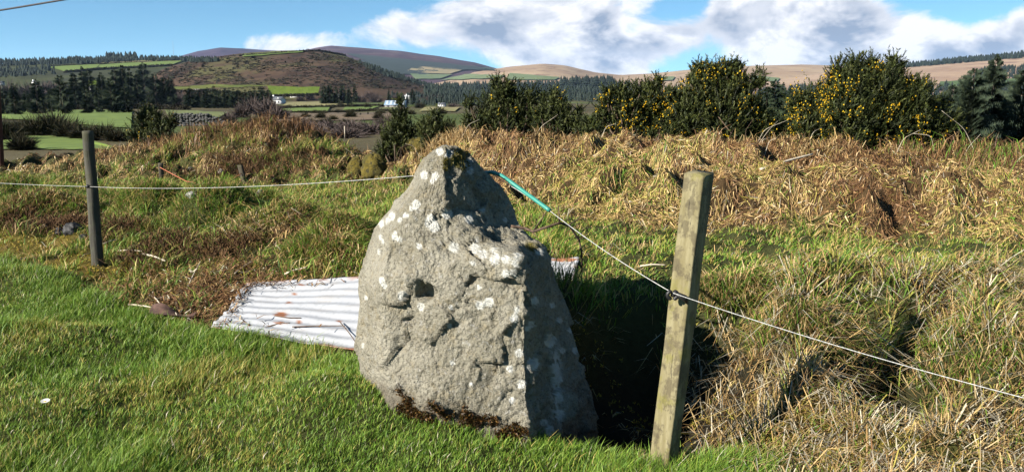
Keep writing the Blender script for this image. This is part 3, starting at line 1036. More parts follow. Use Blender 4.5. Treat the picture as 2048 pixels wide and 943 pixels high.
# ------------------------------------------------------------------ posts, wires
def wood_mat(name, c1, c2, stain, stainpos=.55):
    m, t, b, out = mat_new(name)
    co = t.node('ShaderNodeTexCoord').outputs['Object']
    st = t.vmath('MULTIPLY', co, (40.0, 40.0, 2.2))
    grain = t.noise(st, 1.0, 6, .65, .3)
    c = t.mix(t.maprange(grain, .3, .7), c1, c2)
    c = t.mix(t.math('MULTIPLY', t.maprange(t.noise(co, 7.0, 6, .7), stainpos, stainpos + .08), .75), c, stain)
    c = t.mix(t.maprange(t.noise(t.vmath('MULTIPLY', co, (75.0, 75.0, .7)), 1.0, 4, .6), .64, .70), c, (.03, .025, .018))
    mott = t.maprange(t.noise(t.vmath('MULTIPLY', co, (1.0, 1.0, .55)), 26.0, 6, .72), .54, .60)
    c = t.mix(t.math('MULTIPLY', mott, .6), c, tuple(np.array(stain) * .75))
    c = t.mix(t.math('MULTIPLY', t.maprange(t.noise(t.vmath('ADD', co, (4., 2., 8.)), 9.0, 5, .65), .52, .62), .5), c, tuple(np.array(c1) * np.array((1.05, 1.15, .45))))
    t.put(b.inputs['Base Color'], c)
    b.inputs['Roughness'].default_value = .85
    bp = t.node('ShaderNodeBump')
    bp.inputs['Strength'].default_value = .9
    bp.inputs['Distance'].default_value = .006
    t.put(bp.inputs['Height'], grain)
    t.l.new(bp.outputs[0], b.inputs['Normal'])
    return m


M_POST_SQ = wood_mat('lichened_post_wood', (.17, .145, .070), (.265, .235, .135), (.095, .078, .045), .47)
M_POST_RD = wood_mat('grey_post_wood', (.045, .042, .034), (.085, .08, .062), (.10, .105, .065))


def sweep(profile, path, yaw, noise_amp, seed, taper=None):
    prof = np.array(profile)
    c_, s_ = cos(yaw), sin(yaw)
    prof = prof @ np.array([[c_, s_], [-s_, c_]])
    n = len(prof)
    V = []
    for i, p in enumerate(path):
        k = 1 if taper is None else taper[i]
        V.append(np.c_[prof * k, np.zeros(n)] + p)
    V = np.concatenate(V)
    V[:, :2] += noise_amp * np.stack([pn(V * np.array([14, 14, 5.0]) + seed), pn(V * np.array([14, 14, 5.0]) + seed + 9)], 1)
    T = grid_tris(len(path), n, True)
    m = len(V)
    V = np.concatenate([V, np.array(path[-1:]) + np.array([[0, 0, .003]])])
    k = np.arange(n)
    T = np.concatenate([T, np.stack([np.full(n, m), (len(path) - 1) * n + k, (len(path) - 1) * n + (k + 1) % n], 1)])
    return V, T


def rsquare(s, r, per=7):
    pts = []
    h = s / 2
    cs = [(-1, -1), (1, -1), (1, 1), (-1, 1)]
    for i in range(4):
        a, b = np.array(cs[i]), np.array(cs[(i + 1) % 4])
        for q in np.linspace(-1, 1, per):
            p = ((a + b) / 2 + (b - a) / 2 * q * (h - r * .5) / h) * h
            pts.append(p)
    return np.array(pts)


pb = at_y(1327, 922, 3.30)
pt = at_y(1398, 346, 3.40)
axis = pt - pb
path = [pb + axis * q for q in np.linspace(-.12, 1, 60)]
root = thing('fence_post', 'square weathered wooden fence post leaning beside the dark hollow', 'fence post', tuple(pb), 'fence posts')
V, T = sweep(rsquare(.088, .008), path, radians(-40), .0035, 2.0)
topm = np.arange(len(V)) >= 59 * 28
V[topm, 2] += (V[topm, 1] - pt[1]) * .14                    # sawn top slopes towards the lawn
me = mesh_np('shaft', V - pb, T, None, False)
obj('shaft', me, M_POST_SQ, root)
M_RUBBER = plain_mat('black_plastic', (.015, .015, .016), .5)
ip = at_y(1346, 588, 3.295)
th = np.linspace(0, 2 * pi, 17)
ringp = np.stack([.020 * np.cos(th), 0 * th, .016 * np.sin(th)], 1) + ip - pb + np.array([-.004, -.012, 0])
acc = Acc()
acc.add(*tube(ringp, .0085, 7, False))
acc.add(*tube(np.array([ip + (-.004, -.012, 0), ip + (.02, .045, -.005)]) - pb, .009, 8))
acc.add(*tube(np.array([ip + (.012, -.014, .004), ip + (.045, -.012, -.012), ip + (.056, .0, -.035)]) - pb, [.010, .013, .006], 7))
obj('insulator', acc.mesh('insulator', True), M_RUBBER, root)

lb = on_ground(196, 530, 5, 12)
lt = at_y(175, 262, lb[1] + .02)
axis = lt - lb
path = [lb + axis * q for q in np.linspace(-.15, 1, 50)]
th = np.arange(18) * 2 * pi / 18
root = thing('fence_post', 'round grey wooden fence post standing in the moss', 'fence post', tuple(lb), 'fence posts')
V, T = sweep(np.stack([np.cos(th), np.sin(th)], 1) * .043 * lb[1] / 6.9, path, 0, .006, 5.0, np.interp(np.linspace(0, 1, 50), [0, .2, 1], [1.25, 1.1, .95]))
obj('shaft', mesh_np('shaft', V - lb, T, None, True), M_POST_RD, root)
kn = at_y(177, 373, lb[1] - .055)
obj('insulator', mesh_np('insulator', *(lambda q: (q[0] - lb, q[1]))(tube([kn + (-.02, -.005, .0), kn + (0, -.012, .004), kn + (.02, -.004, 0)], [.008, .016, .008], 8))), M_RUBBER, root)


def catenary(a, b, sag, n=24):
    t_ = np.linspace(0, 1, n)[:, None]
    p = a + (b - a) * t_
    p[:, 2] -= (sag * 4 * t_ * (1 - t_))[:, 0]
    return p


def strand(pts, rad, name, label, cat, mat, n=6, smooth=True, group=None):
    pts = np.asarray(pts)
    o = obj(name, mesh_np(name, *(lambda q: (q[0] - pts[0], q[1]))(tube(pts, rad, n)), None, smooth), mat, None, tuple(pts[0]))
    return tag(o, label, cat, group)


def rope_mat():
    m, t, b, out = mat_new('white_poly_rope')
    co = t.node('ShaderNodeTexCoord').outputs['Object']
    f = t.maprange(t.noise(co, 160.0, 2, .5), .4, .62)
    t.put(b.inputs['Base Color'], t.mix(f, (.34, .34, .33), (.56, .56, .54)))
    return m


M_ROPE = rope_mat()
A0 = at_y(-420, 322, lb[1] + 2.6)
A1 = at_y(178, 373, lb[1] - .06)
A2 = at_y(830, 351, 4.40)
A2b = at_y(905, 348, 4.42)
A3 = at_y(978, 344, 4.30)
A4 = at_y(1097, 419, 3.95)
A5 = at_y(1345, 585, 3.283)
A6 = at_y(2600, 925, 2.3)
strand(np.concatenate([catenary(A0, A1, .05)[:-1], catenary(A1, A2, .035)[:-1], catenary(A2, A2b, 0, 4)[:-1], catenary(A2b, A3, 0, 4)[:-1], catenary(A3, A4, .0, 8)[:-1], catenary(A4, A5, .015)[:-1], catenary(A5, A6, .035, 40)]), .0017,
       'fence_rope', 'thin white electric fence rope strung between the posts and the stone', 'rope', M_ROPE)
hp = [at_y(968, 345, 4.33), at_y(985, 344, 4.28), at_y(1003, 351, 4.22), at_y(1022, 364, 4.16), at_y(1045, 381, 4.10), at_y(1070, 399, 4.02), at_y(1100, 421, 3.94)]
hq = np.array([np.interp(np.linspace(0, 6, 31), np.arange(7), np.array(hp)[:, k]) for k in range(3)]).T
strand(hq, .0100, 'hose', 'turquoise plastic hose sleeve on the rope beside the stone', 'hose', plain_mat('turquoise_plastic', (.035, .26, .21), .45, 0, .4), 10)

# small stakes and orange twine by the bank
M_STAKE = wood_mat('dark_stake_wood', (.06, .05, .035), (.12, .10, .07), (.05, .05, .03))
for k, (ub, vb, ut, vt, rad, lab) in enumerate([(324, 366, 321, 326, .028, 'short dark wooden stake holding the orange twine at its left end'), (489, 366, 480, 330, .028, 'short leaning dark stake at the right end of the orange twine')]):
    b_ = on_ground(ub, vb, 7, 16)
    t_ = at_y(ut, vt, b_[1])
    ax = t_ - b_
    V, T = sweep(rsquare(rad * 2, .004, 3), [b_ + ax * q for q in np.linspace(-.2, 1, 12)], .5 + k, .003, k)
    o = obj('stake', mesh_np('stake', V - b_, T), M_STAKE, None, tuple(b_))
    tag(o, lab, 'stake', 'stakes at the foot of the bank')
    if k == 0:
        s0 = t_ - ax * .2
        ys_ = b_[1]
    else:
        s1 = t_ - ax * .45
tw = [s0 + (0, -.03, 0), at_y(345, 348, ys_ - .3), at_y(372, 362, ys_ - .6), at_y(410, 369, ys_ - .7), at_y(440, 368, ys_ - .7), at_y(462, 360, ys_ - .4), s1 + (0, -.03, 0)]
tw = np.array([np.interp(np.linspace(0, 6, 25), np.arange(7), np.array(tw)[:, k]) for k in range(3)]).T
strand(tw, .0045, 'twine', 'sagging orange twine between two short stakes', 'twine', plain_mat('orange_twine', (.50, .16, .08), .7), 5)

# rusty pole at the left edge and the overhead cable
rp = on_ground(2, 332, 6, 16)
rt = at_y(-12, 60, rp[1])
V, T = tube([rp + (rt - rp) * q for q in np.linspace(-.1, 1, 14)], .05, 14)
tag(obj('pole', mesh_np('pole', V - rp, T, None, True), noisy_mat('rusty_steel', (.07, .025, .015), (.13, .045, .025), 9.0, .8), None, tuple(rp)), 'dark rust-brown pole at the left edge of the picture', 'pole')
strand(catenary(at_y(-900, 118, 16.0), at_y(900, -150, 9.0), .25, 40), .012, 'overhead_cable', 'dark overhead cable crossing the upper left sky', 'cable', plain_mat('cable_sheath', (.03, .025, .03), .6), 6)


# ------------------------------------------------------------------ grass
def blades(base, h, lean, w, col, tipcol=None, facing=None, droop=0.0, curl=.45):
    """three-triangle blades: base (N,3), h (N), lean (N,2) horizontal reach of the tip, w (N) width"""
    n = len(base)
    ang = rng.uniform(0, 2 * pi, n) if facing is None else facing
    a = np.stack([np.cos(ang), np.sin(ang), np.zeros(n)], 1) * (w * .5)[:, None]
    ln = np.concatenate([lean, np.zeros((n, 1))], 1)
    mid = base + ln * .35 + np.stack([np.zeros(n), np.zeros(n), h * .62], 1)
    tip = base + ln + np.stack([np.zeros(n), np.zeros(n), h * (1 - droop)], 1)
    V = np.stack([base - a, base + a, mid - a * .8, mid + a * .8, tip], 1).reshape(-1, 3)
    k = np.arange(n)[:, None] * 5
    T = np.concatenate([k + [0, 1, 3], k + [0, 3, 2], k + [2, 3, 4]])
    tc_ = col if tipcol is None else tipcol
    K = np.stack([col * .75, col * .75, col, col, tc_], 1).reshape(-1, 3)  # feet coloured darker, standing in for shade between the blades
    return V, T, K


def in_stone(x, y):
    P = np.array([(-.70, 4.05), (-.55, 3.84), (.07, 3.50), (.36, 4.05), (.30, 4.45), (-.62, 4.5)])
    c = np.ones(len(x), bool)
    for i in range(len(P)):
        a, b = P[i], P[(i + 1) % len(P)]
        c &= ((b[0] - a[0]) * (y - a[1]) - (b[1] - a[1]) * (x - a[0])) > 0
    return c


def on_sheet(x, y, grow=0.0):
    m = np.zeros(len(x), bool)
    for q in (SHEET_A, SHEET_B):
        q = np.array(q)[::-1]
        c = np.ones(len(x), bool)
        for i in range(4):
            a, b = q[i], q[(i + 1) % 4]
            L_ = np.hypot(*(b - a)[:2])
            c &= ((b[0] - a[0]) * (y - a[1]) - (b[1] - a[1]) * (x - a[0])) / L_ > -grow
        m |= c
    return m


def tufts(n, r0, r1, az0, az1, pw=0.0):
    """random spots between two distances; pw=0 gives density falling as 1/r"""
    q = rng.uniform(0, 1, n)
    r = r0 + (r1 - r0) * q if pw == 0 else (r0 ** (1 + pw) + q * (r1 ** (1 + pw) - r0 ** (1 + pw))) ** (1 / (1 + pw))
    a = np.radians(rng.uniform(az0, az1, n))
    return r * np.sin(a), r * np.cos(a)


def pick(cols, n, jitter=.22):
    cols = np.array(cols)
    return cols[rng.integers(0, len(cols), n)] * rng.uniform(1 - jitter, 1 + jitter, (n, 1))


GREEN = [(.110, .225, .022), (.155, .290, .030), (.205, .330, .040), (.080, .175, .022), (.260, .350, .055)]
YELLOW = [(.42, .36, .08), (.50, .40, .13), (.33, .32, .06)]
STRAW = [(.56, .38, .16), (.46, .30, .12), (.64, .48, .25), (.40, .25, .10), (.58, .41, .18)]
BROWN = [(.26, .135, .055), (.18, .09, .04), (.34, .20, .09), (.12, .062, .03)]
PALE = [(.62, .56, .42), (.55, .50, .38)]

# the lawn
def lawn():
    per = 16
    x, y = tufts(52000, 2.0, 9.5, -44, 34, .25)
    zn = zones(x, y)
    keep = (rng.uniform(size=len(x)) < zn['lawn']) & ~in_stone(x, y)
    keep &= ~((x > 1.0 + .15 * rng.normal(size=len(x))) & (y > 2.8))
    x, y = x[keep], y[keep]
    patch = n2(x, y, 1.6, 3, 80.0) + .35 * n2(x, y, .5, 2, 81.0)
    long_ = np.clip(sstep(.05, .5, n2(x, y, .9, 2, 85.0)) + 1.1 * np.exp(-(((x + 1.55) / .5) ** 2 + ((y - 4.85) / .22) ** 2)) + .9 * np.exp(-((dlawn(x, y) + .15) / .22) ** 2), 0, 1.6)
    n = len(x) * per
    X = np.repeat(x, per) + rng.normal(size=n) * .026
    Y = np.repeat(y, per) + rng.normal(size=n) * .026
    Lg = np.repeat(long_, per)
    pt_ = np.repeat(patch, per)
    h = rng.uniform(.015, .038, n) * (1 + 1.15 * Lg)
    ang = rng.uniform(0, 2 * pi, n)
    le = h * rng.uniform(.2, 1.0, n)
    lean = np.stack([np.cos(ang) * le + h * .28, np.sin(ang) * le + h * .05], 1)
    col = pick(GREEN, n)
    yl = rng.uniform(size=n) < np.clip(.16 + .60 * pt_ - .16 * Lg, .03, .7)
    col[yl] = pick(YELLOW, yl.sum())
    pl = rng.uniform(size=n) < .022
    col[pl] = pick(PALE, pl.sum())
    tip = col * 1.1 + np.array([.02, .015, .0])
    base = np.stack([X, Y, gfast(X, Y) - .006], 1)
    wv = rng.uniform(.0024, .0042, n) * (1 + .05 * Y)
    bent = rng.uniform(size=n) < .30
    acc = Acc()
    acc.add(*blades(base[bent], h[bent] * 1.15, lean[bent], wv[bent], col[bent], tip[bent]))
    q = ~bent
    m_ = int(q.sum())
    aa = rng.uniform(0, 2 * pi, m_)
    sd_ = np.stack([np.cos(aa), np.sin(aa), 0 * aa], 1) * (wv[q] * .55)[:, None]
    tp = base[q] + np.concatenate([lean[q] * .8, h[q][:, None]], 1)
    acc.add(np.stack([base[q] - sd_, base[q] + sd_, tp], 1).reshape(-1, 3), np.arange(3 * m_).reshape(-1, 3), np.stack([col[q] * .8, col[q] * .8, tip[q]], 1).reshape(-1, 3))  # straight blades also carry root shade in their foot colour
    V, T, K = np.concatenate(acc.V), np.concatenate(acc.T), np.concatenate(acc.K)
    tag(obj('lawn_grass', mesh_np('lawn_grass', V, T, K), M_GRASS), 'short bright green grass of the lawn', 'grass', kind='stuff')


lawn()


# rough growth between the lawn and the bank, over the mounds and the bank itself
def rough():
    # --- green tufts
    x, y = tufts(36000, 3.2, 14, -42, 40, .5)
    zn = zones(x, y)
    p = zn['green'] * sstep(.02, .2, zn['d']) * (1 - sstep(1.1, 1.5, zn['t'])) * (1 - zn['pit']) * (1 - .85 * zn['litter']) * (1 - .9 * zn['moss'])
    p = np.where((x > .9) & (zn['d'] < 1.2), p * .6 + .12, p) * (1 - .5 * zn['gully']) * (1 - zn['pit'])
    p = p * np.where(zn['t'] > .1, .55, 1.0)
    p = np.where((x < -.5) & (zn['d'] > .9) & (zn['t'] < .1), np.maximum(p, .75 * (1 - .9 * zn['moss'])), p)
    k = (rng.uniform(size=len(x)) < p) & ~on_sheet(x, y, .05) & ~in_stone(x, y)
    x, y = x[k], y[k]
    per = 9
    n = len(x) * per
    size = np.repeat(rng.uniform(.6, 1.4, len(x)) * (.75 + .6 * sstep(-.2, .5, n2(x, y, 1.1, 2, 90.0))), per)
    ang = rng.uniform(0, 2 * pi, n)
    rad = np.abs(rng.normal(size=n)) * .028 * size
    X, Y = np.repeat(x, per) + rad * np.cos(ang), np.repeat(y, per) + rad * np.sin(ang)
    strip = np.repeat(1 - .5 * ((x > .4) & (dlawn(x, y) > 1.25)), per)
    h = rng.uniform(.05, .125, n) * size * strip
    le = h * rng.uniform(.3, 1.1, n)
    lean = np.stack([np.cos(ang) * le + h * .25, np.sin(ang) * le], 1)
    col = pick(GREEN, n)
    yl = rng.uniform(size=n) < .30
    col[yl] = pick(YELLOW, yl.sum())
    st = rng.uniform(size=n) < .10
    col[st] = pick(STRAW, st.sum())
    base = np.stack([X, Y, gfast(X, Y) - .01], 1)
    V, T, K = blades(base, h, lean, rng.uniform(.0035, .006, n) * (1 + .06 * Y), col, col * 1.15, None, .12)
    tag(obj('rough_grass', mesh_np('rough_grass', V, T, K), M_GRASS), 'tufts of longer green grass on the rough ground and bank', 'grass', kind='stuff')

    # --- big drooping tussocks on the left mounds
    acc = Acc()
    for (mx, my, mr, mh) in [q for q in MOUNDS if q[0] < -.6] + [(-.75, 6.1, .25, .1), (1.55, 4.35, .25, .1), (2.35, 4.0, .3, .1), (1.25, 4.75, .2, .1)]:
        m_ = 1500
        a_ = rng.uniform(0, 2 * pi, m_)
        r_ = np.sqrt(rng.uniform(0, 1, m_)) * mr * 1.15
        xx, yy = mx + r_ * np.cos(a_), my + r_ * np.sin(a_) * .8
        a_ = a_ + rng.normal(size=m_) * .6
        hh = rng.uniform(.06, .17, m_)
        ln_ = rng.uniform(.05, .17, m_)
        cc = pick(GREEN + YELLOW[:1] + STRAW[:2] if mx < 0 else GREEN + STRAW, m_)
        acc.add(*blades(np.stack([xx, yy, gfast(xx, yy) - .01], 1), hh, np.stack([np.cos(a_) * ln_ + .02, np.sin(a_) * ln_], 1), rng.uniform(.004, .007, m_), cc, cc * 1.1, None, rng.uniform(.1, .9, m_)))
    tag(obj('tussock_grass', acc.mesh('tussock_grass'), M_GRASS), 'drooping green and straw tussocks on the mounds', 'grass', kind='stuff')

    # --- dead grass
    x, y = tufts(42000, 3.05, 17, -42, 42, .35)
    zn = zones(x, y)
    p = (.22 + .78 * (1 - zn['green'])) * sstep(.0, .25, zn['d']) * (1 - sstep(1.5, 2.2, zn['t'])) * (1 - .80 * zn['moss']) * (1 - .3 * zn['litter'])
    p = np.where(zn['t'] > .05, np.maximum(p, .95 * (1 - .5 * zn['green'])), p)
    p = p * (1 - .35 * sstep(.22, .42, n2(x, y, 2.1, 2, 130.0)) * (zn['t'] > .05))
    p = np.where((x < -.9) & (zn['d'] < 1.6), p * .55, p)
    p = p * (1 - .9 * zn['pit'])
    p = np.where((x > 1.0) & (zn['d'] > .05) & (zn['d'] < 1.25), np.maximum(p, .92) * (1 - .5 * zn['gully']), p)
    p = np.where((x > 1.0) & (zn['d'] <= .08), .55, p)
    p = np.where((x > .4) & (zn['d'] > 1.3) & (zn['t'] < .0), p * .35, p)
    k = (rng.uniform(size=len(x)) < p) & ~on_sheet(x, y, .03) & ~in_stone(x, y)
    x, y = x[k], y[k]
    zn = zones(x, y)
    per = 10
    n = len(x) * per
    hum = ((x > .8) & (zn['d'] < 1.25)) * 1.0
    size = np.repeat(rng.uniform(.55, 1.4, len(x)) * (1 + .75 * hum - .15 * (zn['t'] > .05)), per)
    ang = np.repeat(rng.uniform(0, 2 * pi, len(x)), per) + rng.normal(size=n) * .9
    rad = np.abs(rng.normal(size=n)) * .045 * size
    X, Y = np.repeat(x, per) + rad * np.cos(ang), np.repeat(y, per) + rad * np.sin(ang)
    h = rng.uniform(.03, .11, n) * size
    le = rng.uniform(.05, .16, n) * size
    lean = np.stack([np.cos(ang) * le + .02 * size, np.sin(ang) * le - .025 * size], 1)
    col = pick(STRAW, n)
    tbr = np.repeat(sstep(.1, .45, n2(x, y, 1.0, 3, 100.0) + .12 * (zn['t'] > .2)), per)
    br = rng.uniform(size=n) < .06 + .38 * tbr
    col[br] = pick(BROWN, br.sum())
    yl = rng.uniform(size=n) < .16
    col[yl] = pick(YELLOW, yl.sum())
    pl = rng.uniform(size=n) < .06 + .22 * np.repeat(hum, per)
    col[pl] = pick(PALE, pl.sum())
    bk = np.repeat(zn['t'] > .03, per)
    base = np.stack([X, Y, gfast(X, Y) - .008], 1)[~bk]
    acc = Acc()
    W_ = rng.uniform(.003, .0055, n) * (1 + .07 * Y)
    acc.add(*blades(base, h[~bk], lean[~bk], W_[~bk], col[~bk], col[~bk] * 1.1, None, rng.uniform(.3, 1.1, (~bk).sum())))
    # matted straight blades on the bank
    rp_ = 3
    def again(q):
        return np.repeat(q[bk], rp_, 0)
    Xb, Yb = again(X) + rng.normal(size=bk.sum() * rp_) * .05, again(Y) + rng.normal(size=bk.sum() * rp_) * .05
    nb = len(Xb)
    cb = again(col) * rng.uniform(.75, 1.2, (nb, 1))
    zb = gfast(Xb, Yb)
    an = again(ang) + rng.normal(size=nb) * 1.2
    tone = n2(Xb, Yb, .9, 3, 140.0) + .35 * rng.normal(size=nb) * .6
    ol = (tone < -.34)
    cb[ol] = pick(YELLOW[:2] + GREEN[:1] + STRAW[:2], ol.sum(), .3)
    ru = (tone > .26 - .20 * sstep(.5, 2.5, Xb))
    cb[ru] = pick(BROWN, ru.sum(), .35)
    an = np.where(rng.uniform(size=nb) < .6, -pi / 2 + rng.normal(size=nb) * .9, an)
    lb_ = rng.uniform(.025, .10, nb)
    tx, ty = Xb + np.cos(an) * lb_, Yb + np.sin(an) * lb_
    tip = np.stack([tx, ty, gfast(tx, ty) + rng.uniform(-.005, .05, nb)], 1)
    sd_ = np.stack([-np.sin(an), np.cos(an) * .6, rng.normal(size=nb) * .7], 1) * (rng.uniform(.0022, .0048, nb) * (.6 + .05 * Yb))[:, None]
    b0 = np.stack([Xb, Yb, zb + rng.uniform(-.01, .03, nb)], 1)
    acc.add(np.stack([b0 - sd_, b0 + sd_, tip], 1).reshape(-1, 3), np.arange(3 * nb).reshape(-1, 3), np.repeat(cb, 3, 0))
    V, T, K = np.concatenate(acc.V), np.concatenate(acc.T), np.concatenate(acc.K)
    tag(obj('dead_grass', mesh_np('dead_grass', V, T, K), M_STRAW), 'bleached dead grass over the mounds and the bank', 'dead grass', kind='stuff')

    # --- moss fuzz
    x, y = tufts(70000, 3.2, 11, -42, 36, .3)
    zn = zones(x, y)
    extra = .5 * sstep(.25, .5, n2(x, y, 1.9, 2, 120.0)) * (zn['t'] > 0) * (1 - sstep(1.0, 1.3, zn['t']))
    k = (rng.uniform(size=len(x)) < np.maximum(zn['moss'], extra)) & ~on_sheet(x, y, .02) & ~in_stone(x, y)
    x, y = x[k], y[k]
    acc = Acc()
    P = np.stack([x, y, gfast(x, y)], 1)
    fuzz(P, np.tile([0, 0, 1.0], (len(P), 1)), .013, np.array([(.42, .31, .035), (.50, .39, .055), (.32, .25, .03), (.34, .19, .035), (.24, .21, .035)]), acc, 7, 4)
    tag(obj('moss', acc.mesh('moss'), M_STRAW), 'golden yellow moss carpet along the lawn edge', 'moss', kind='stuff')

    # --- brown litter heap
    n = 5200
    x = -2.1 + rng.normal(size=n) * .42
    y = 5.72 + rng.normal(size=n) * .30 - .25 * (x + 2.1)
    k = ~on_sheet(x, y, -.10) & (dlawn(x, y) > -.03)
    x, y = x[k], y[k]
    n = len(x)
    z = gfast(x, y) + np.abs(rng.normal(size=n)) * .03 + .05 * on_sheet(x, y, 0)
    ang = rng.uniform(0, 2 * pi, n)
    ln = rng.uniform(.03, .13, n)
    col = pick(BROWN, n, .35)
    pl = rng.uniform(size=n) < .14
    col[pl] = pick(PALE + STRAW, pl.sum())
    V, T, K = blades(np.stack([x, y, z], 1), rng.uniform(.01, .04, n), np.stack([np.cos(ang) * ln, np.sin(ang) * ln], 1), rng.uniform(.004, .013, n), col, col, None, rng.uniform(.2, 1.5, n))
    acc = Acc()
    acc.add(V, T, K)
    for (u, v, su, sv, m_, dark) in [(120, 455, 50, 12, 2200, 1), (40, 430, 40, 14, 1500, 1), (255, 470, 30, 14, 1300, 1), (335, 500, 45, 16, 1800, 1), (470, 500, 40, 10, 1600, 1), (60, 400, 60, 10, 1200, 0), (180, 330, 90, 10, 1500, 0), (585, 470, 30, 12, 900, 0), (520, 462, 50, 8, 500, 2), (690, 470, 30, 25, 700, 0), (450, 350, 60, 12, 2200, 1), (560, 320, 60, 14, 2000, 1), (650, 330, 60, 12, 900, 0)]:
        pc = on_ground(u, v, 4, 16)
        sc = pc[1] / F
        xx, yy = pc[0] + rng.normal(size=m_) * su * sc, pc[1] + rng.normal(size=m_) * sv * sc * 3
        ok = ~on_sheet(xx, yy, .05) & (dlawn(xx, yy) > .05)
        xx, yy = xx[ok], yy[ok]
        m_ = len(xx)
        an2 = rng.uniform(0, 2 * pi, m_)
        ln2 = rng.uniform(.04, .16, m_) * (1.6 if dark == 2 else 1)
        cc = pick(BROWN if dark == 1 else (PALE + STRAW if dark == 2 else BROWN + STRAW), m_, .35) * (.55 if dark == 1 else 1)
        acc.add(*blades(np.stack([xx, yy, gfast(xx, yy) + rng.uniform(0, .05, m_)], 1), rng.uniform(.02, .12, m_), np.stack([np.cos(an2) * ln2, np.sin(an2) * ln2], 1), rng.uniform(.004, .009, m_), cc, cc, None, rng.uniform(.0, 1.0, m_)))
    V, T, K = np.concatenate(acc.V), np.concatenate(acc.T), np.concatenate(acc.K)
    tag(obj('leaf_litter', mesh_np('leaf_litter', V, T, K), M_TWIG), 'heap of dark brown plant litter beside the iron sheet', 'litter', kind='stuff')


rough()


# dead bracken and bramble thatch on the bank top
def bracken():
    acc = Acc()
    for (u, y, su, sy, n, hh, cols) in [(440, 13.4, 90, .5, 2600, .30, BROWN + STRAW[1:2]), (560, 13.2, 55, .45, 1800, .34, BROWN), (700, 12.6, 70, .6, 1600, .11, BROWN + STRAW[1:2]), (920, 11.2, 45, .4, 1500, .28, STRAW + BROWN[:1]), (1140, 9.9, 90, .4, 1400, .18, STRAW + BROWN), (1560, 9.4, 60, .4, 1300, .20, STRAW + BROWN), (1950, 9.3, 90, .4, 2600, .30, BROWN + GREEN[:2] + STRAW[:1]), (1700, 9.0, 160, .3, 1600, .16, STRAW + BROWN), (1640, 8.0, 260, .5, 2600, .10, BROWN), (1850, 7.6, 150, .5, 1800, .10, BROWN)]:
        n = int(n * 2.2)
        yy = y + rng.normal(size=n) * sy
        x = ((u - 1024 + rng.normal(size=n) * su) / F * y)
        b = np.stack([x, yy, gfast(x, yy) - .02], 1)
        h = rng.uniform(.15, 1.0, n) ** 1.4 * hh
        ang = rng.uniform(0, 2 * pi, n)
        le = h * rng.uniform(.2, 1.0, n)
        col = pick(cols, n, .3)
        acc.add(*blades(b, h, np.stack([np.cos(ang) * le, np.sin(ang) * le], 1), rng.uniform(.004, .010, n), col, col * 1.1, None, rng.uniform(0, .8, n)))
    tag(obj('bracken', acc.mesh('bracken'), M_STRAW), 'rust brown dead bracken thatch on top of the bank', 'bracken', kind='stuff')


bracken()


# ------------------------------------------------------------------ gorse
G_DARK = np.array([(.030, .040, .010), (.042, .055, .013), (.055, .068, .016), (.024, .032, .010), (.075, .085, .02)])


def shoots(P, D, ln, wid, cols, acc, spines=12, g=None):
    """spiny shoots: a stem with spines set round it; P (N,3) foot, D (N,3) unit direction, ln (N)"""
    n = len(P)
    a = np.cross(D, g.normal(size=(n, 3)))
    a /= np.linalg.norm(a, axis=1)[:, None] + 1e-9
    b = np.cross(D, a)
    c = cols[g.integers(0, len(cols), n)] * g.uniform(.7, 1.35, (n, 1))
    V = np.stack([P - a * wid * .35, P + a * wid * .35, P + D * ln[:, None]], 1)
    acc.add(V.reshape(-1, 3), np.arange(3 * n).reshape(-1, 3), np.repeat(c * .8, 3, 0))
    for k in range(spines):
        s = (k + .5) / spines
        th = k * 2.4 + g.uniform(0, 6.28, n)
        o = a * np.cos(th)[:, None] + b * np.sin(th)[:, None]
        root = P + D * (ln * s)[:, None]
        L_ = wid * (2.6 - 1.2 * s) * g.uniform(.7, 1.2, n)
        tip = root + (o * .8 + D * .75) * L_[:, None]
        side = np.cross(o, D) * wid * .36
        V = np.stack([root - side, root + side, tip], 1)
        acc.add(V.reshape(-1, 3), np.arange(3 * n).reshape(-1, 3), np.repeat(c * (.75 + .5 * s), 3, 0))


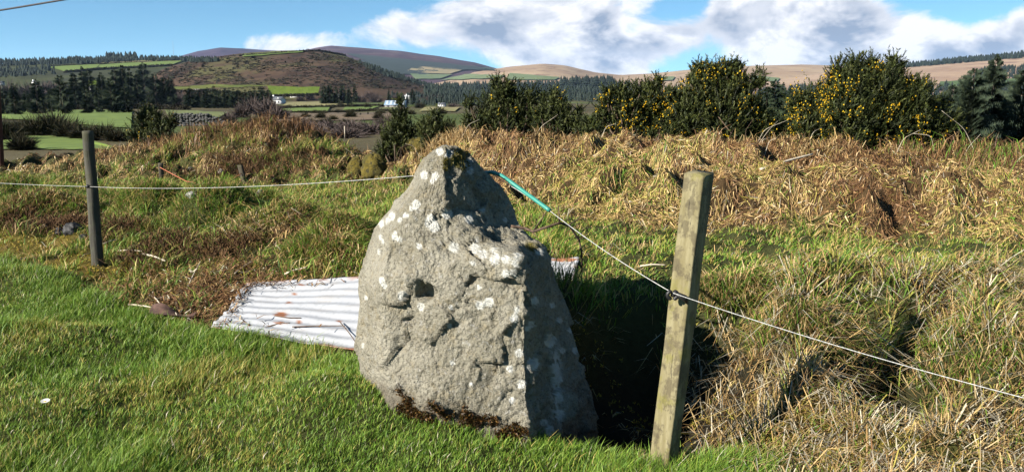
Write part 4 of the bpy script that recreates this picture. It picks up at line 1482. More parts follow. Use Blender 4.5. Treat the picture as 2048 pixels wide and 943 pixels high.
def gorse(name, label, lobes, y, seed, flower=.0, dens=1.0, group='gorse bushes on the bank', fl_left=0.0, wid=.019, cols=G_DARK, kind='gorse bush', stems=9):
    lobes = [(a_, b_ + 18, c_ * 1.03) for a_, b_, c_ in lobes]
    g = np.random.default_rng(seed)
    us = np.array([q[0] for q in lobes])
    base = stand(float(np.average(us)), y)
    lobes = lobes + [(a_ + g.uniform(-1, 1) * c_ * 1.05, b_ - abs(g.normal()) * c_ * .75, c_ * g.uniform(.25, .42)) for a_, b_, c_ in lobes if c_ > 16 for _ in range(2)]
    sc = y / F
    root = thing(name, label, kind, tuple(base), group)
    acc, fl, st = Acc(), Acc(), Acc()
    FP = []
    for (u, v, r) in lobes:
        cpt = at_y(u, v, y) + np.array([0, g.uniform(-.55, .55) * r * sc, 0])
        R = r * sc
        n = int(dens * (40 + 1700 * R * R / .35))
        d = g.normal(size=(n, 3))
        d /= np.linalg.norm(d, axis=1)[:, None]
        rad = R * g.uniform(.25, 1.0, n) ** .5 * (1 + .16 * g.normal(size=n))
        P = cpt + d * rad[:, None] * np.array([1, .95, 1.0])
        D = d * .75 + np.array([0, 0, .85]) + g.normal(size=(n, 3)) * .35
        D /= np.linalg.norm(D, axis=1)[:, None]
        ln = g.uniform(.07, .20, n) * (.7 + .5 * min(1, R / .3))
        P = P - D * (ln * .6)[:, None]
        gzv = gfast(P[:, 0], P[:, 1])
        k = P[:, 2] > gzv - .02
        P, D, ln = P[k], D[k], ln[k]
        shoots(P, D, ln, wid, cols, acc, 9, g)
        nt = int(6 + 18 * R / .3)
        td = g.normal(size=(nt, 3)) * np.array([.55, .5, .25]) + np.array([0, 0, .9])
        td /= np.linalg.norm(td, axis=1)[:, None]
        tp = cpt + td * R * g.uniform(.75, 1.0, (nt, 1))
        td2 = td + g.normal(size=(nt, 3)) * .25
        td2 /= np.linalg.norm(td2, axis=1)[:, None]
        shoots(tp, td2, g.uniform(.06, .16, nt), wid, cols, acc, 14, g)
        out = (rad[k] > .80 * R)
        pf = flower * (1 + fl_left * ((P[:, 0] < cpt[0]) * 1.0 - .5) * 1.6)
        patch = pn(P * 3.2 + seed) > -.02
        sel = out & (g.uniform(size=len(P)) < pf * .85) & patch
        for s_ in (.4, .55, .7, .85, 1.0, 1.1):
            q = sel & (g.uniform(size=len(P)) < .7)
            FP.append(P[q] + D[q] * (ln[q] * s_)[:, None] + g.normal(size=(q.sum(), 3)) * .012)
        # stems from the foot to each lobe
        for _ in range(max(1, int(stems / 4))):
            f0 = base + np.array([(cpt[0] - base[0]) * g.uniform(.2, .75), g.normal() * .12, -.05])
            f0[2] = gz(f0[0], f0[1]) - .04
            m = (f0 + cpt) / 2 + g.normal(size=3) * R * .35
            q = np.array([f0, m, cpt + g.normal(size=3) * R * .3])
            V, T = tube(q, [.014, .011, .005], 5)
            st.add(V, T, np.array((.085, .06, .04)) * g.uniform(.6, 1.5))
    loc = base
    def shift(a):
        a.V = [v - loc for v in a.V]
        return a
    f = obj('foliage', shift(acc).mesh('foliage'), M_GORSE, root)
    obj('stems', shift(st).mesh('stems'), M_TWIG, root)['kind'] = 'stuff'
    if flower > 0:
        FPc = np.concatenate(FP)
        if len(FPc):
            n = len(FPc)
            s = g.uniform(.008, .015, n)
            o4 = np.array([(1, 0, -.4), (-.5, .87, -.4), (-.5, -.87, -.4), (0, 0, 1.0)])
            ang = g.uniform(0, 6.28, n)
            rot = np.stack([np.stack([np.cos(ang), -np.sin(ang), 0 * ang], 1), np.stack([np.sin(ang), np.cos(ang), 0 * ang], 1), np.stack([0 * ang, 0 * ang, 1 + 0 * ang], 1)], 1)
            V = FPc[:, None] + np.einsum('nij,kj->nki', rot, o4) * s[:, None, None] - loc
            k = np.arange(n)[:, None] * 4
            T = np.concatenate([k + [0, 1, 3], k + [1, 2, 3], k + [2, 0, 3], k + [0, 2, 1]])
            c = np.array([(.80, .50, .02), (.86, .60, .03), (.70, .40, .015)])[g.integers(0, 3, n)] * g.uniform(.8, 1.1, (n, 1))
            o = obj('flowers', mesh_np('flowers', V.reshape(-1, 3), T, np.repeat(c, 4, 0)), M_FLOWER, root)
            o['kind'] = 'stuff'
    return root


gorse('gorse_bush', 'broad gorse bush thick with yellow flowers on the bank at right', [(1640, 200, 48), (1690, 170, 50), (1685, 215, 60), (1750, 165, 48), (1760, 225, 66), (1820, 190, 44), (1845, 235, 48), (1615, 235, 36), (1718, 132, 22), (1700, 122, 11), (1745, 120, 12), (1780, 140, 24), (1720, 262, 45), (1800, 262, 50), (1862, 200, 22), (1600, 205, 20), (1812, 150, 11), (1838, 165, 12), (1890, 235, 28)], 10.0, 21, .42, 1.0, fl_left=1.0)
gorse('gorse_bush', 'tall gorse bush with upright tips and some yellow flowers', [(1400, 178, 42), (1432, 155, 36), (1470, 175, 38), (1440, 215, 56), (1380, 215, 46), (1498, 215, 40), (1408, 130, 14), (1398, 120, 7), (1440, 124, 15), (1468, 128, 13), (1476, 116, 6), (1348, 195, 28), (1400, 250, 40), (1480, 250, 42), (1523, 240, 24)], 10.2, 22, .24, 1.0, fl_left=.3)
gorse('gorse_bush', 'low gorse bush with yellow flowers left of the tall flowering one', [(1262, 182, 28), (1298, 178, 28), (1250, 222, 38), (1306, 222, 40), (1322, 190, 24), (1212, 212, 20), (1200, 245, 24), (1260, 250, 30), (1245, 168, 9), (1300, 160, 9)], 10.4, 23, .42, 1.0, fl_left=1.0)
gorse('gorse_bush', 'dark pointed gorse bush with few flowers right of centre skyline', [(1005, 168, 17), (994, 150, 9), (1020, 158, 11), (985, 200, 33), (1030, 195, 34), (1010, 230, 40), (960, 230, 25), (1062, 222, 28), (1040, 250, 28), (975, 255, 24)], 11.0, 24, .03)
gorse('gorse_bush', 'narrow dark gorse bush between two larger bushes', [(1112, 186, 15), (1108, 172, 6), (1100, 215, 28), (1130, 218, 24), (1082, 235, 20), (1110, 248, 26), (1150, 240, 16)], 10.8, 25, .02)
gorse('gorse_bush', 'small dark gorse bush in the dip left of the stone top', [(800, 228, 18), (792, 215, 8), (790, 255, 27), (822, 252, 22), (775, 285, 24), (805, 282, 26)], 12.0, 26, .02)
gorse('gorse_bush', 'small spiky gorse bush above the stone on the bank', [(870, 226, 14), (872, 212, 6), (858, 248, 22), (884, 246, 20)], 11.6, 27, .02)
gorse('gorse_bush', 'dark gorse bush growing on the bank behind the round post', [(298, 220, 18), (290, 207, 9), (285, 245, 30), (325, 250, 27), (305, 272, 34), (340, 275, 22), (272, 262, 14)], 15.0, 28, .03, wid=.020)
gorse('heather_bush', 'low dark olive heather mound among brown bracken on the left bank', [(590, 285, 22), (615, 290, 20), (560, 292, 22), (530, 285, 18)], 13.0, 29, 0, 1.3, None, cols=np.array([(.07, .055, .02), (.05, .045, .015), (.10, .085, .02)]), kind='heather bush')
gorse('gorse_bush', 'low dark gorse filling the gap left of the tall flowering bush', [(1345, 235, 22), (1330, 255, 22), (1160, 235, 14), (1170, 252, 18)], 10.6, 31, .06)
gorse('gorse_bush', 'low dark gorse at the right foot of the broad flowering bush', [(1885, 250, 24), (1905, 262, 18), (1580, 255, 18), (1545, 262, 18), (1560, 240, 14)], 10.2, 32, .05)
gorse('gorse_bush', 'straggly gorse sprig under the flowering bushes at the bank edge', [(1180, 262, 18), (1340, 262, 16), (1300, 268, 14)], 9.9, 30, .02)


# ------------------------------------------------------------------ dry stems, twigs and branches
M_STICK = noisy_mat('dry_stem', (.42, .36, .27), (.60, .54, .43), 30.0)
M_THORN = noisy_mat('thorn_bark', (.06, .04, .03), (.14, .09, .06), 40.0)


def stem(pts, r0, r1, name, label, cat, group, mat, n=5):
    pts = np.array(pts, float)
    k = len(pts)
    t_ = np.linspace(0, k - 1, 4 * k)
    q = np.array([np.interp(t_, np.arange(k), pts[:, i]) for i in range(3)]).T
    if k > 2:
        q[1:-1] = .25 * q[:-2] + .5 * q[1:-1] + .25 * q[2:]
    V, T = tube(q, np.linspace(r0, r1, len(q)), n)
    o = obj(name, mesh_np(name, V - q[0], T, None, True), mat, None, tuple(q[0]))
    return tag(o, label, cat, group)


def lie(u, v, lift=.03, y0=3, y1=18):
    p = on_ground(u, v, y0, y1)
    p[2] += lift
    return p


for (a, b, r, lab) in [((258, 617), (318, 632), .008, 'pale straight stick lying left of the rusty metal scrap'), ((285, 514), (332, 534), .010, 'pale bleached stick in the moss right of the round post'), ((238, 508), (285, 514), .007, 'thin pale stick beside the foot of the round post'),
                        ((375, 585), (402, 535), .006, 'thin dark stick leaning over the litter heap'), ((306, 600), (320, 620), .006, 'short pale twig standing by the rusty metal scrap'), ((570, 556), (612, 549), .008, 'pale stick at the upper edge of the iron sheet'),
                        ((505, 530), (470, 560), .005, 'thin stalk above the left end of the iron sheet'), ((1280, 541), (1330, 545), .006, 'pale stick on the bank edge above the dark hollow'), ((1520, 345), (1625, 318), .016, 'thick pale branch lying high on the bank under the broad gorse'),
                        ((205, 495), (237, 489), .006, 'short pale stick touching the round post')]:
    p, q = lie(*a), lie(*b, lift=.05)
    stem([p, (p + q) / 2 + (0, 0, .008), q], r, r * .6, 'stick', lab, 'stick', None, M_STICK)

# twigs scattered on the iron sheet
def sheet_point(u, v):
    cx, cy, rx, ry, k_, p0 = SHEET_BED[0]
    d = ray(u, v)
    t_ = (p0[2] + k_[0] * (0 - p0[0]) + k_[1] * (0 - p0[1]) - CAM_Z) / (d[2] - k_[0] * d[0] - k_[1] * d[1])
    return np.array([0, 0, CAM_Z]) + d * t_ + np.array([0, 0, .016])


for (a, b, c, lab) in [((550, 636), (580, 640), (602, 640), 'thin twig lying across the middle of the iron sheet'), ((520, 662), (555, 652), (580, 650), 'twig on the lower edge of the iron sheet'), ((585, 658), (640, 656), (690, 656), 'long dark stem along the lower iron sheet'), ((680, 648), (700, 672), (712, 690), 'bent stalk at the right corner of the iron sheet')]:
    stem([sheet_point(*a), sheet_point(*b), sheet_point(*c)], .004, .003, 'twig', lab, 'twig', None, M_THORN, 4)

# thorny branch leaning on the rope
yb = 3.95
br = thing('thorn_branch', 'dark thorny branch arching beside the stone below the rope', 'branch', tuple(at_y(1170, 560, 4.2)))
bl = np.array(at_y(1170, 560, 4.2))
for pts, r in [([(1022, 452), (1050, 456), (1066, 463), (1090, 455), (1119, 445), (1140, 452), (1158, 480), (1166, 515), (1172, 565)], .0075), ([(1119, 445), (1117, 412)], .004), ([(1136, 450), (1150, 442), (1162, 432)], .004), ([(1066, 463), (1084, 437), (1092, 424)], .004), ([(1060, 460), (1078, 478)], .003), ([(1158, 480), (1168, 470)], .003), ([(1145, 440), (1140, 425)], .003)]:
    q = np.array([at_y(u, v, yb + .08 * math.sin(u * .05)) for u, v in pts])
    if len(pts) > 3:
        t_ = np.linspace(0, len(q) - 1, 40)
        q = np.array([np.interp(t_, np.arange(len(q)), q[:, i]) for i in range(3)]).T
        q[-8:, 1] += np.linspace(0, .25, 8)
    V, T = tube(q - bl, np.linspace(r, r * .6, len(q)), 5)
    obj('twig' if len(pts) < 4 else 'main_stem', mesh_np('twig', V, T, None, True), M_THORN, br)

# bleached bramble stems standing on the bank crest
g = np.random.default_rng(77)
for k in range(40):
    u = g.choice([720, 760, 830, 900, 930, 1090, 1180, 1240, 1400, 1500, 1560, 1590, 1650, 1840, 1930, 1960, 1990, 2030]) + g.normal() * 28
    y = float(np.interp(u, [700, 1000, 1300, 2048], [12.0, 10.6, 9.4, 8.9])) + g.normal() * .25
    b = stand(u, y)
    L_ = g.uniform(.15, .42) * (1.25 if u > 1900 else 1)
    a = g.uniform(-1.1, 1.1)
    q = [b + (0, 0, -.02), b + (sin(a) * L_ * .4, g.normal() * .05, L_ * .55), b + (sin(a) * L_ * .95 + g.normal() * .05, g.normal() * .1, L_ * g.uniform(.55, .95))]
    stem(q, .0033, .0016, 'bramble_stem', 'bleached dead bramble stem sticking up from the bank top', 'dead stem', 'bleached bramble stems on the bank', M_STICK if g.uniform() < .6 else M_THORN, 4)

# bent scrap of rusty metal
sp = lie(352, 634, .02)
nu_, nv_ = 16, 6
S, W = np.meshgrid(np.linspace(0, 1, nu_), np.linspace(0, 1, nv_), indexing='ij')
s_, w_ = S.ravel(), W.ravel()
P = np.stack([(s_ - .5) * .30, -.08 * w_ + .03 * s_ - .05 * s_, .055 * (1 - s_) * (1 - w_ * .6) + .025 * np.sin(s_ * 7) * (1 - w_) + .01], 1)
V = np.concatenate([P, P + (0, .002, -.004)])
T = grid_tris(nu_, nv_)
T = np.concatenate([T, T[:, ::-1] + len(P)])
tag(obj('metal_scrap', mesh_np('metal_scrap', V, T, None, True), noisy_mat('rusty_scrap', (.07, .04, .032), (.15, .085, .065), 25.0, .7), None, tuple(sp)), 'bent scrap of reddish rusty metal at the lawn edge', 'scrap metal')


# ------------------------------------------------------------------ rocks
def rock(name, label, u, v, w, h, seed, mat, cat='rock', y0=3, y1=20):
    p = on_ground(u, v, y0, y1)
    sc = p[1] / F
    nlat, nlon = 18, 26
    th = np.linspace(.02, pi - .02, nlat)
    ph = np.arange(nlon) * 2 * pi / nlon
    TH, PH = np.meshgrid(th, ph, indexing='ij')
    d = np.stack([np.sin(TH) * np.cos(PH), np.sin(TH) * np.sin(PH), np.cos(TH)], 2).reshape(-1, 3)
    r = 1 + .38 * fbm(d * 1.2 + seed * 3.1, 3) + .10 * np.round(3 * pn(d * 1.7 + seed)) / 3
    V = d * r[:, None] * np.array([w * sc / 2, w * sc / 2.4, h * sc * .62])
    V[:, 2] += h * sc * .28
    o = obj(name, mesh_np(name, V, grid_tris(nlat, nlon, True)[:, ::-1]), mat, None, tuple(p))
    return tag(o, label, cat)


M_DARKROCK = noisy_mat('dark_slate', (.012, .012, .013), (.04, .04, .042), 14.0, .6, .4, 30.0)
M_MOSSROCK = noisy_mat('mossy_rock', (.13, .10, .014), (.075, .065, .014), 7.0, .95, 1.0, 40.0, c3=(.03, .028, .014))
M_GREYROCK = noisy_mat('grey_rock', (.20, .19, .17), (.42, .41, .38), 9.0, .9, .5, 25.0)
rock('rock', 'dark broken rock in the grass left of the round post', 146, 468, 36, 26, 1, M_DARKROCK)
rock('rock', 'second dark rock touching the foot of the round post side', 170, 482, 26, 14, 2, M_DARKROCK)
rock('rock', 'small dark rock left of the larger dark rock', 122, 470, 24, 16, 12, M_DARKROCK)
rock('rock', 'moss covered stone in a dark gap left of the standing stone top', 714, 352, 34, 40, 3, M_MOSSROCK)
rock('rock', 'golden mossy boulder just left of the standing stone top', 748, 350, 46, 44, 4, M_MOSSROCK)
rock('rock', 'long mossy slab on the bank above the standing stone', 842, 296, 58, 24, 5, M_MOSSROCK)
rock('rock', 'small pale stone by the short leaning stake', 519, 392, 14, 14, 6, M_GREYROCK)
rock('rock', 'pale stone on bare earth below the left bank', 385, 392, 22, 11, 7, M_GREYROCK)
rock('rock', 'small white stone high on the bare bank earth', 381, 342, 10, 9, 8, M_GREYROCK)
rock('rock', 'small grey stone on bare bank earth near the leaning stake', 442, 346, 10, 9, 9, M_GREYROCK)
rock('rock', 'little pale stone lying in the green strip at far right', 1855, 552, 9, 6, 10, M_GREYROCK)

# daisy
dp = on_ground(92, 838, 2, 6)
root = thing('daisy', 'single white daisy in the lawn at lower left', 'daisy', tuple(dp))
root.scale = (1.4, 1.4, 1.3)
V, T = tube([(0, 0, 0), (.004, 0, .04), (.006, -.004, .066)], .0012, 5)
obj('stalk', mesh_np('stalk', V, T), plain_mat('daisy_stalk', (.10, .16, .03)), root)
acc = Acc()
for k in range(16):
    a = k * 2 * pi / 16
    d = np.array([cos(a), sin(a) * .8, .25 + .55 * (-sin(a)) * -.4])
    e = np.array([-sin(a), cos(a), 0]) * .0028
    c0 = np.array([.006, -.004, .068])
    acc.add(np.array([c0 + d * .003 - e * .5, c0 + d * .003 + e * .5, c0 + d * .013 + e, c0 + d * .016, c0 + d * .013 - e]), [(0, 1, 2), (0, 2, 4), (4, 2, 3)])
obj('petals', acc.mesh('petals'), plain_mat('daisy_petal', (.82, .82, .80), .6), root)
V, T = tube([(.006, -.004, .066), (.006, -.005, .069), (.006, -.0055, .0705)], [.004, .004, .002], 8)
obj('flower_centre', mesh_np('flower_centre', V, T), plain_mat('daisy_centre', (.75, .5, .03)), root)


# ------------------------------------------------------------------ trees
def conifer_mesh(seed, h, w, whorls=16, per=7, cols=((.014, .026, .014), (.022, .036, .018), (.03, .045, .02)), droop=.25, bare=.08, open_=0.0, spray=9):
    g = np.random.default_rng(seed)
    cols = np.array(cols)
    acc, tr = Acc(), Acc()
    V, T = tube([(0, 0, -.6), (g.normal() * .01 * h, 0, h * .5), (0, 0, h * .98)], [.022 * h, .014 * h, .002 * h], 7)
    tr.add(V, T, (.05, .04, .03))
    for k in range(whorls):
        q = (k + g.uniform(-.3, .3)) / (whorls - 1)
        q = min(max(q, 0), 1)
        z = h * (bare + (1 - bare) * q)
        rmax = w * .5 * (1 - q) ** (.75 if open_ == 0 else .5) * (1 if q > .12 else .8) + .012 * h
        for j in range(per):
            if g.uniform() < open_ * .55:
                continue
            a = g.uniform(0, 2 * pi)
            L_ = rmax * g.uniform(.65, 1.12)
            d = np.array([cos(a), sin(a), 0])
            tipz = -droop * L_ + g.uniform(.0, .22) * L_
            n = spray
            s = np.linspace(.12, 1, n)
            c = np.stack([d[0] * L_ * s, d[1] * L_ * s, z + tipz * s + .25 * L_ * np.maximum(0, s - .6)], 1)
            wd = L_ * .34 * (1.15 - s) + .020 * h
            side = np.array([-d[1], d[0], 0])
            for sg in (-1, 1):
                tip = c + side * (sg * wd)[:, None] + d * (wd * .7)[:, None] + np.array([0, 0, 1]) * (g.normal(size=n) * .35 * wd - .55 * wd)[:, None]
                b1 = c + d * (wd * .35)[:, None]
                Vv = np.stack([c, b1, tip], 1).reshape(-1, 3)
                acc.add(Vv, np.arange(3 * n).reshape(-1, 3), np.repeat(cols[g.integers(0, len(cols), n)] * g.uniform(.7, 1.3, (n, 1)), 3, 0))
            up = c + np.array([0, 0, 1]) * (wd * .95)[:, None] + d * (wd * .5)[:, None]
            Vv = np.stack([c, c + d * (wd * .4)[:, None], up], 1).reshape(-1, 3)
            acc.add(Vv, np.arange(3 * n).reshape(-1, 3), np.repeat(cols[g.integers(0, len(cols), n)] * g.uniform(.8, 1.4, (n, 1)), 3, 0))
    return acc.mesh('crown'), tr.mesh('trunk', True)


TREE_VAR = [conifer_mesh(200 + k, 1.0, ww, wh, 10, open_=op_, droop=dr) for k, (ww, wh, op_, dr) in enumerate([(.55, 15, 0, .25), (.70, 14, .2, .1), (.42, 16, 0, .2), (.85, 12, .45, -.05), (.62, 15, .1, .3)])]


def place_tree(var, u, vtop, y, label, group, name='conifer_tree', cat='tree', wide=1.0, ang=None):
    p = stand(u, y)
    p[2] = float(H(p[0:1], p[1:2])[0])
    top = at_y(u, vtop, y)[2]
    h = max(top - p[2], .5)
    root = thing(name, label, cat, tuple(p), group)
    root.rotation_euler = (0, 0, random.uniform(0, 6.28) if ang is None else ang)
    root.scale = (h * wide, h * wide, h)
    cr, tr = TREE_VAR[var]
    obj('crown', cr, M_NEEDLE, root)
    obj('trunk', tr, M_TWIG, root)
    return root


# spruces beyond the bank on the right
SPR = [conifer_mesh(300, 5.2, 3.4, 26, 9, ((.020, .032, .020), (.030, .045, .026), (.042, .058, .032)), .15, .02, 0, 11), conifer_mesh(301, 4.4, 3.2, 24, 9, ((.020, .032, .020), (.030, .045, .026), (.042, .058, .032)), .1, .02, .1, 11)]
for (k, u, vt, y, lab) in [(0, 1985, 112, 42, 'tallest pointed spruce beyond the bank at right'), (1, 1945, 140, 40, 'bushy spruce just left of the tallest one at right'), (1, 2046, 140, 44, 'spruce at the right edge of the picture behind the bank'), (1, 1905, 172, 46, 'small spruce peeking out right of the broad gorse bush')]:
    p = stand(u, y)
    top = at_y(u, vt, y)[2]
    root = thing('spruce_tree', lab, 'tree', tuple(p), 'spruces beyond the bank')
    s = (top - p[2]) / (5.2 if k == 0 else 4.4)
    root.scale = (s, s, s)
    root.rotation_euler = (0, 0, u * .7)
    obj('crown', SPR[k][0], M_NEEDLE, root)
    obj('trunk', SPR[k][1], M_TWIG, root)
for i, (u, vt) in enumerate([(1534, 168), (1550, 160), (1566, 166), (1582, 172), (1596, 180), (1520, 176)]):
    place_tree(i % 3, u, vt, 70 + 4 * (i % 3), ranked([1534, 1550, 1566, 1582, 1596, 1520])[i] + ' of the young spruces between the flowering gorse bushes', 'young spruces between the gorse bushes', 'young_spruce', wide=1.0)

# conifers round the left fields
LEFT = [(28, 168, 185, 4, 'wide dark conifer at the far left edge beyond the field'), (74, 160, 190, 1, 'dark conifer second from the left beyond the field'), (122, 152, 175, 3, 'open crowned pine with spreading limbs at left'), (172, 168, 180, 0, 'pointed conifer right of the open crowned pine'), (222, 158, 180, 3, 'large spreading pine above the hedge at left'),
        (196, 170, 200, 2, 'slim conifer between two pines at left'), (250, 172, 185, 1, 'dark conifer beside the bare trees at left'), (150, 142, 290, 0, 'pointed tree in the upper left grove'), (168, 134, 300, 2, 'tallest pointed tree of the upper left grove'), (180, 140, 300, 1, 'bushy tree right in the upper left grove'), (205, 146, 280, 4, 'broad conifer below the upper green field'),
        (232, 138, 310, 1, 'tree at the left of the dark central grove'), (248, 132, 310, 4, 'tallest tree in the dark central grove'), (262, 136, 300, 2, 'slim tree in the dark central grove'), (276, 144, 300, 0, 'pointed tree right in the dark central grove'), (312, 150, 330, 3, 'lone spreading tree at the foot of the heather hill'), (330, 154, 330, 1, 'first of two round trees below the heather hill'), (342, 156, 330, 4, 'second of two round trees below the heather hill'), (290, 126, 520, 1, 'small tree by the upper green field edge'),
        (8, 178, 200, 1, 'dark conifer cut by the left picture edge'), (100, 176, 215, 2, 'small conifer behind the open crowned pine'), (52, 180, 220, 4, 'low conifer behind the left conifers'),
        (578, 232, 120, 0, 'small dark conifer alone on the moor'), (735, 226, 130, 3, 'spreading dark bush tree on the moor field'), (675, 222, 140, 2, 'little conifer at the moor field edge'), (720, 232, 125, 1, 'round dark evergreen left of the spreading one'),
        (648, 172, 380, 1, 'left tree of the grove behind the moor'), (660, 168, 380, 4, 'second tree of the grove behind the moor'), (672, 172, 380, 0, 'middle tree of the grove behind the moor'), (686, 170, 385, 1, 'fourth tree of the grove behind the moor'), (698, 176, 380, 4, 'right tree of the grove behind the moor'), (710, 168, 430, 2, 'slim tree right behind the moor grove'), (778, 178, 400, 2, 'slim dark tree between grove and blue roofed barn'), (825, 178, 420, 1, 'tree behind the grey farmhouse'), (785, 214, 140, 2, 'thin conifer left of the small gorse bush')]
for u, vt, y, var, lab in LEFT:
    place_tree(var, u, vt, y, lab, 'conifers in the valley')
# pine block
pb_g = np.random.default_rng(9)
for k in range(17):
    u = 378 + k * 10 + pb_g.uniform(-3, 3)
    place_tree(2 if k % 2 else 0, u, 172 + pb_g.uniform(0, 8), 265 + 12 * (k % 3), (ORD[k] if k < 16 else 'rightmost') + ' of the dark pines in the dense row', 'pine row by the houses', 'pine_tree', wide=1.7)


# bare scrub
def scrub_mesh(seed, cols, n=900, up=.9):
    g = np.random.default_rng(seed)
    d = g.normal(size=(n, 3))
    d[:, 2] = np.abs(d[:, 2]) * up + .15
    d /= np.linalg.norm(d, axis=1)[:, None]
    lump = 1 + .35 * pn(d * 2.1 + seed)
    r1 = g.uniform(.45, 1.0, n) * lump
    r0 = r1 * g.uniform(.2, .7, n)
    P0, P1 = d * r0[:, None], (d + g.normal(size=(n, 3)) * .16) * r1[:, None]
    s = np.cross(P1 - P0, g.normal(size=(n, 3)))
    s /= np.linalg.norm(s, axis=1)[:, None] + 1e-9
    s *= .022
    V = np.stack([P0 - s, P0 + s, P1], 1).reshape(-1, 3) * np.array([.5, .5, 1.0])
    c = np.array(cols)[g.integers(0, len(cols), n)] * g.uniform(.7, 1.3, (n, 1))
    return mesh_np('branches', V, np.arange(3 * n).reshape(-1, 3), np.repeat(c, 3, 0))


BARE = [scrub_mesh(400 + k, [(.095, .075, .07), (.12, .095, .085), (.075, .055, .05)]) for k in range(3)]
DARKB = [scrub_mesh(410 + k, [(.03, .035, .016), (.045, .04, .02), (.06, .05, .03), (.025, .028, .014)], 1400) for k in range(3)]
M_BRANCH = leaf_mat('scrub_branches', .0, .85, .1)


def place_scrub(me, u, v, y, wpx, hpx, label, group, name, cat):
    p = stand(u, y)
    p[2] = float(H(p[0:1], p[1:2])[0])
    z = at_y(u, v, y)[2]
    p[2] = min(p[2], z) if abs(p[2] - z) < 2 else p[2]
    sc = y / F
    root = thing(name, label, cat, tuple(p), group)
    root.scale = (wpx * sc, wpx * sc, hpx * sc)
    root.rotation_euler = (0, 0, u * .37)
    o = obj('branches', me, M_BRANCH, root)
    return root


def foot_y(v, u=600):
    return float(on_ground(u, v, 18, 700)[1])


sg = np.random.default_rng(41)
BW = [(285, 205, 40, 34), (310, 206, 45, 36), (335, 207, 40, 34), (360, 208, 45, 30), (390, 212, 40, 26), (415, 214, 36, 26), (265, 204, 36, 30), (320, 200, 40, 40), (350, 200, 38, 36), (60, 200, 70, 40), (20, 195, 60, 40), (110, 175, 60, 34), (90, 180, 60, 30), (150, 190, 50, 26), (560, 200, 26, 16), (620, 200, 26, 20), (600, 202, 24, 14), (720, 204, 36, 22), (750, 204, 34, 24), (790, 204, 34, 18), (850, 208, 40, 18), (810, 196, 26, 14), (905, 212, 30, 14), (740, 190, 34, 16), (870, 196, 40, 14)]
for (u, v, wp, hp_), rk in zip(BW, ranked([q[0] for q in BW])):
    place_scrub(BARE[int(sg.integers(3))], u, v, foot_y(v), wp, hp_, rk + ' of the bare grey-brown trees in the valley', 'bare trees in the valley', 'bare_tree', 'tree')
BM = [(505, 225, 50, 34), (535, 232, 60, 36), (555, 240, 50, 30), (480, 235, 40, 28), (620, 262, 70, 20), (660, 264, 90, 22), (700, 266, 80, 24), (740, 270, 80, 26), (770, 262, 60, 30), (640, 272, 80, 20), (690, 276, 90, 22), (600, 250, 50, 14), (455, 245, 40, 20), (645, 255, 60, 14), (705, 256, 70, 15)]
for (u, v, wp, hp_), rk in zip(BM, ranked([q[0] for q in BM])):
    place_scrub(BARE[int(sg.integers(3))], u, v, foot_y(v), wp * 1.3, hp_ * 1.2, rk + ' of the purple-brown bare scrub bushes behind the bank', 'bare scrub on the moor', 'bare_scrub', 'bush')
DM = [(610, 236, 22, 10), (640, 238, 26, 12), (665, 242, 24, 10), (628, 228, 18, 8), (700, 236, 28, 14), (756, 240, 26, 14), (590, 244, 24, 10), (680, 212, 16, 7), (700, 214, 14, 6), (660, 215, 18, 6), (645, 228, 20, 7), (760, 230, 26, 10), (735, 214, 18, 9), (575, 217, 18, 6), (610, 217, 18, 6), (840, 214, 26, 10), (505, 250, 40, 16), (465, 258, 34, 16), (880, 228, 30, 12), (800, 224, 20, 9), (820, 230, 26, 10), (548, 218, 20, 8), (650, 247, 30, 11), (620, 248, 30, 10), (690, 250, 34, 12)]
for (u, v, wp, hp_), rk in zip(DM, ranked([q[0] for q in DM])):
    place_scrub(DARKB[int(sg.integers(3))], u, v, foot_y(v), wp * 1.2, hp_ * 1.3, rk + ' of the small dark bushes on the moor fields', 'dark bushes on the moor', 'dark_bush', 'bush')
HB = [(70, 272, 60, 40, 'dark rounded hedge bush beside the near green field'), (105, 272, 70, 46, 'largest dark hedge bush between the two green fields'), (135, 275, 60, 34, 'dark hedge bush right of the largest one'), (165, 278, 60, 28, 'low dark hedge bush behind the round post'), (200, 280, 60, 30, 'dark hedge bush right of the round post top'), (230, 282, 50, 24, 'last dark bush of the hedge toward the gorse'), (35, 270, 60, 30, 'brown hedge bush at the left end of the hedge'), (5, 280, 60, 40, 'dark bush at the left edge below the field'), (35, 300, 50, 36, 'dark brambles left of the near green field')]
for u, v, wp, hp_, lab in HB:
    place_scrub(DARKB[int(sg.integers(3))], u, v, foot_y(v, u), wp * 1.5, hp_ * 1.15, lab, 'hedge bushes between the fields', 'hedge_bush', 'bush')

# hedge along the far side of the green field, and field boundary hedges (masses)
def hedge(pts, wpx, hpx, y0, y1, n, label, cols):
    acc = Acc()
    g = np.random.default_rng(n)
    q = np.array(pts, float)
    s = np.linspace(0, len(q) - 1, n)
    us, vs_ = np.interp(s, np.arange(len(q)), q[:, 0]), np.interp(s, np.arange(len(q)), q[:, 1])
    for u, v in zip(us, vs_):
        p = on_ground(u, v, y0, y1)
        sc = p[1] / F
        m = 26
        c = p + g.normal(size=(m, 3)) * np.array([wpx * .5, wpx * .5, 0]) * sc
        c[:, 2] += g.uniform(-.2, 1, m) * hpx * sc * g.uniform(.7, 1.15)
        e = g.normal(size=(m, 3, 3)) * sc * 1.4
        col = np.array(cols)[g.integers(0, len(cols), m)] * g.uniform(.7, 1.3, (m, 1))
        acc.add((c[:, None] + e).reshape(-1, 3), np.arange(3 * m).reshape(-1, 3), np.repeat(col, 3, 0))
    o = obj('hedge', acc.mesh('hedge'), M_BRANCH)
    return tag(o, label, 'hedge')


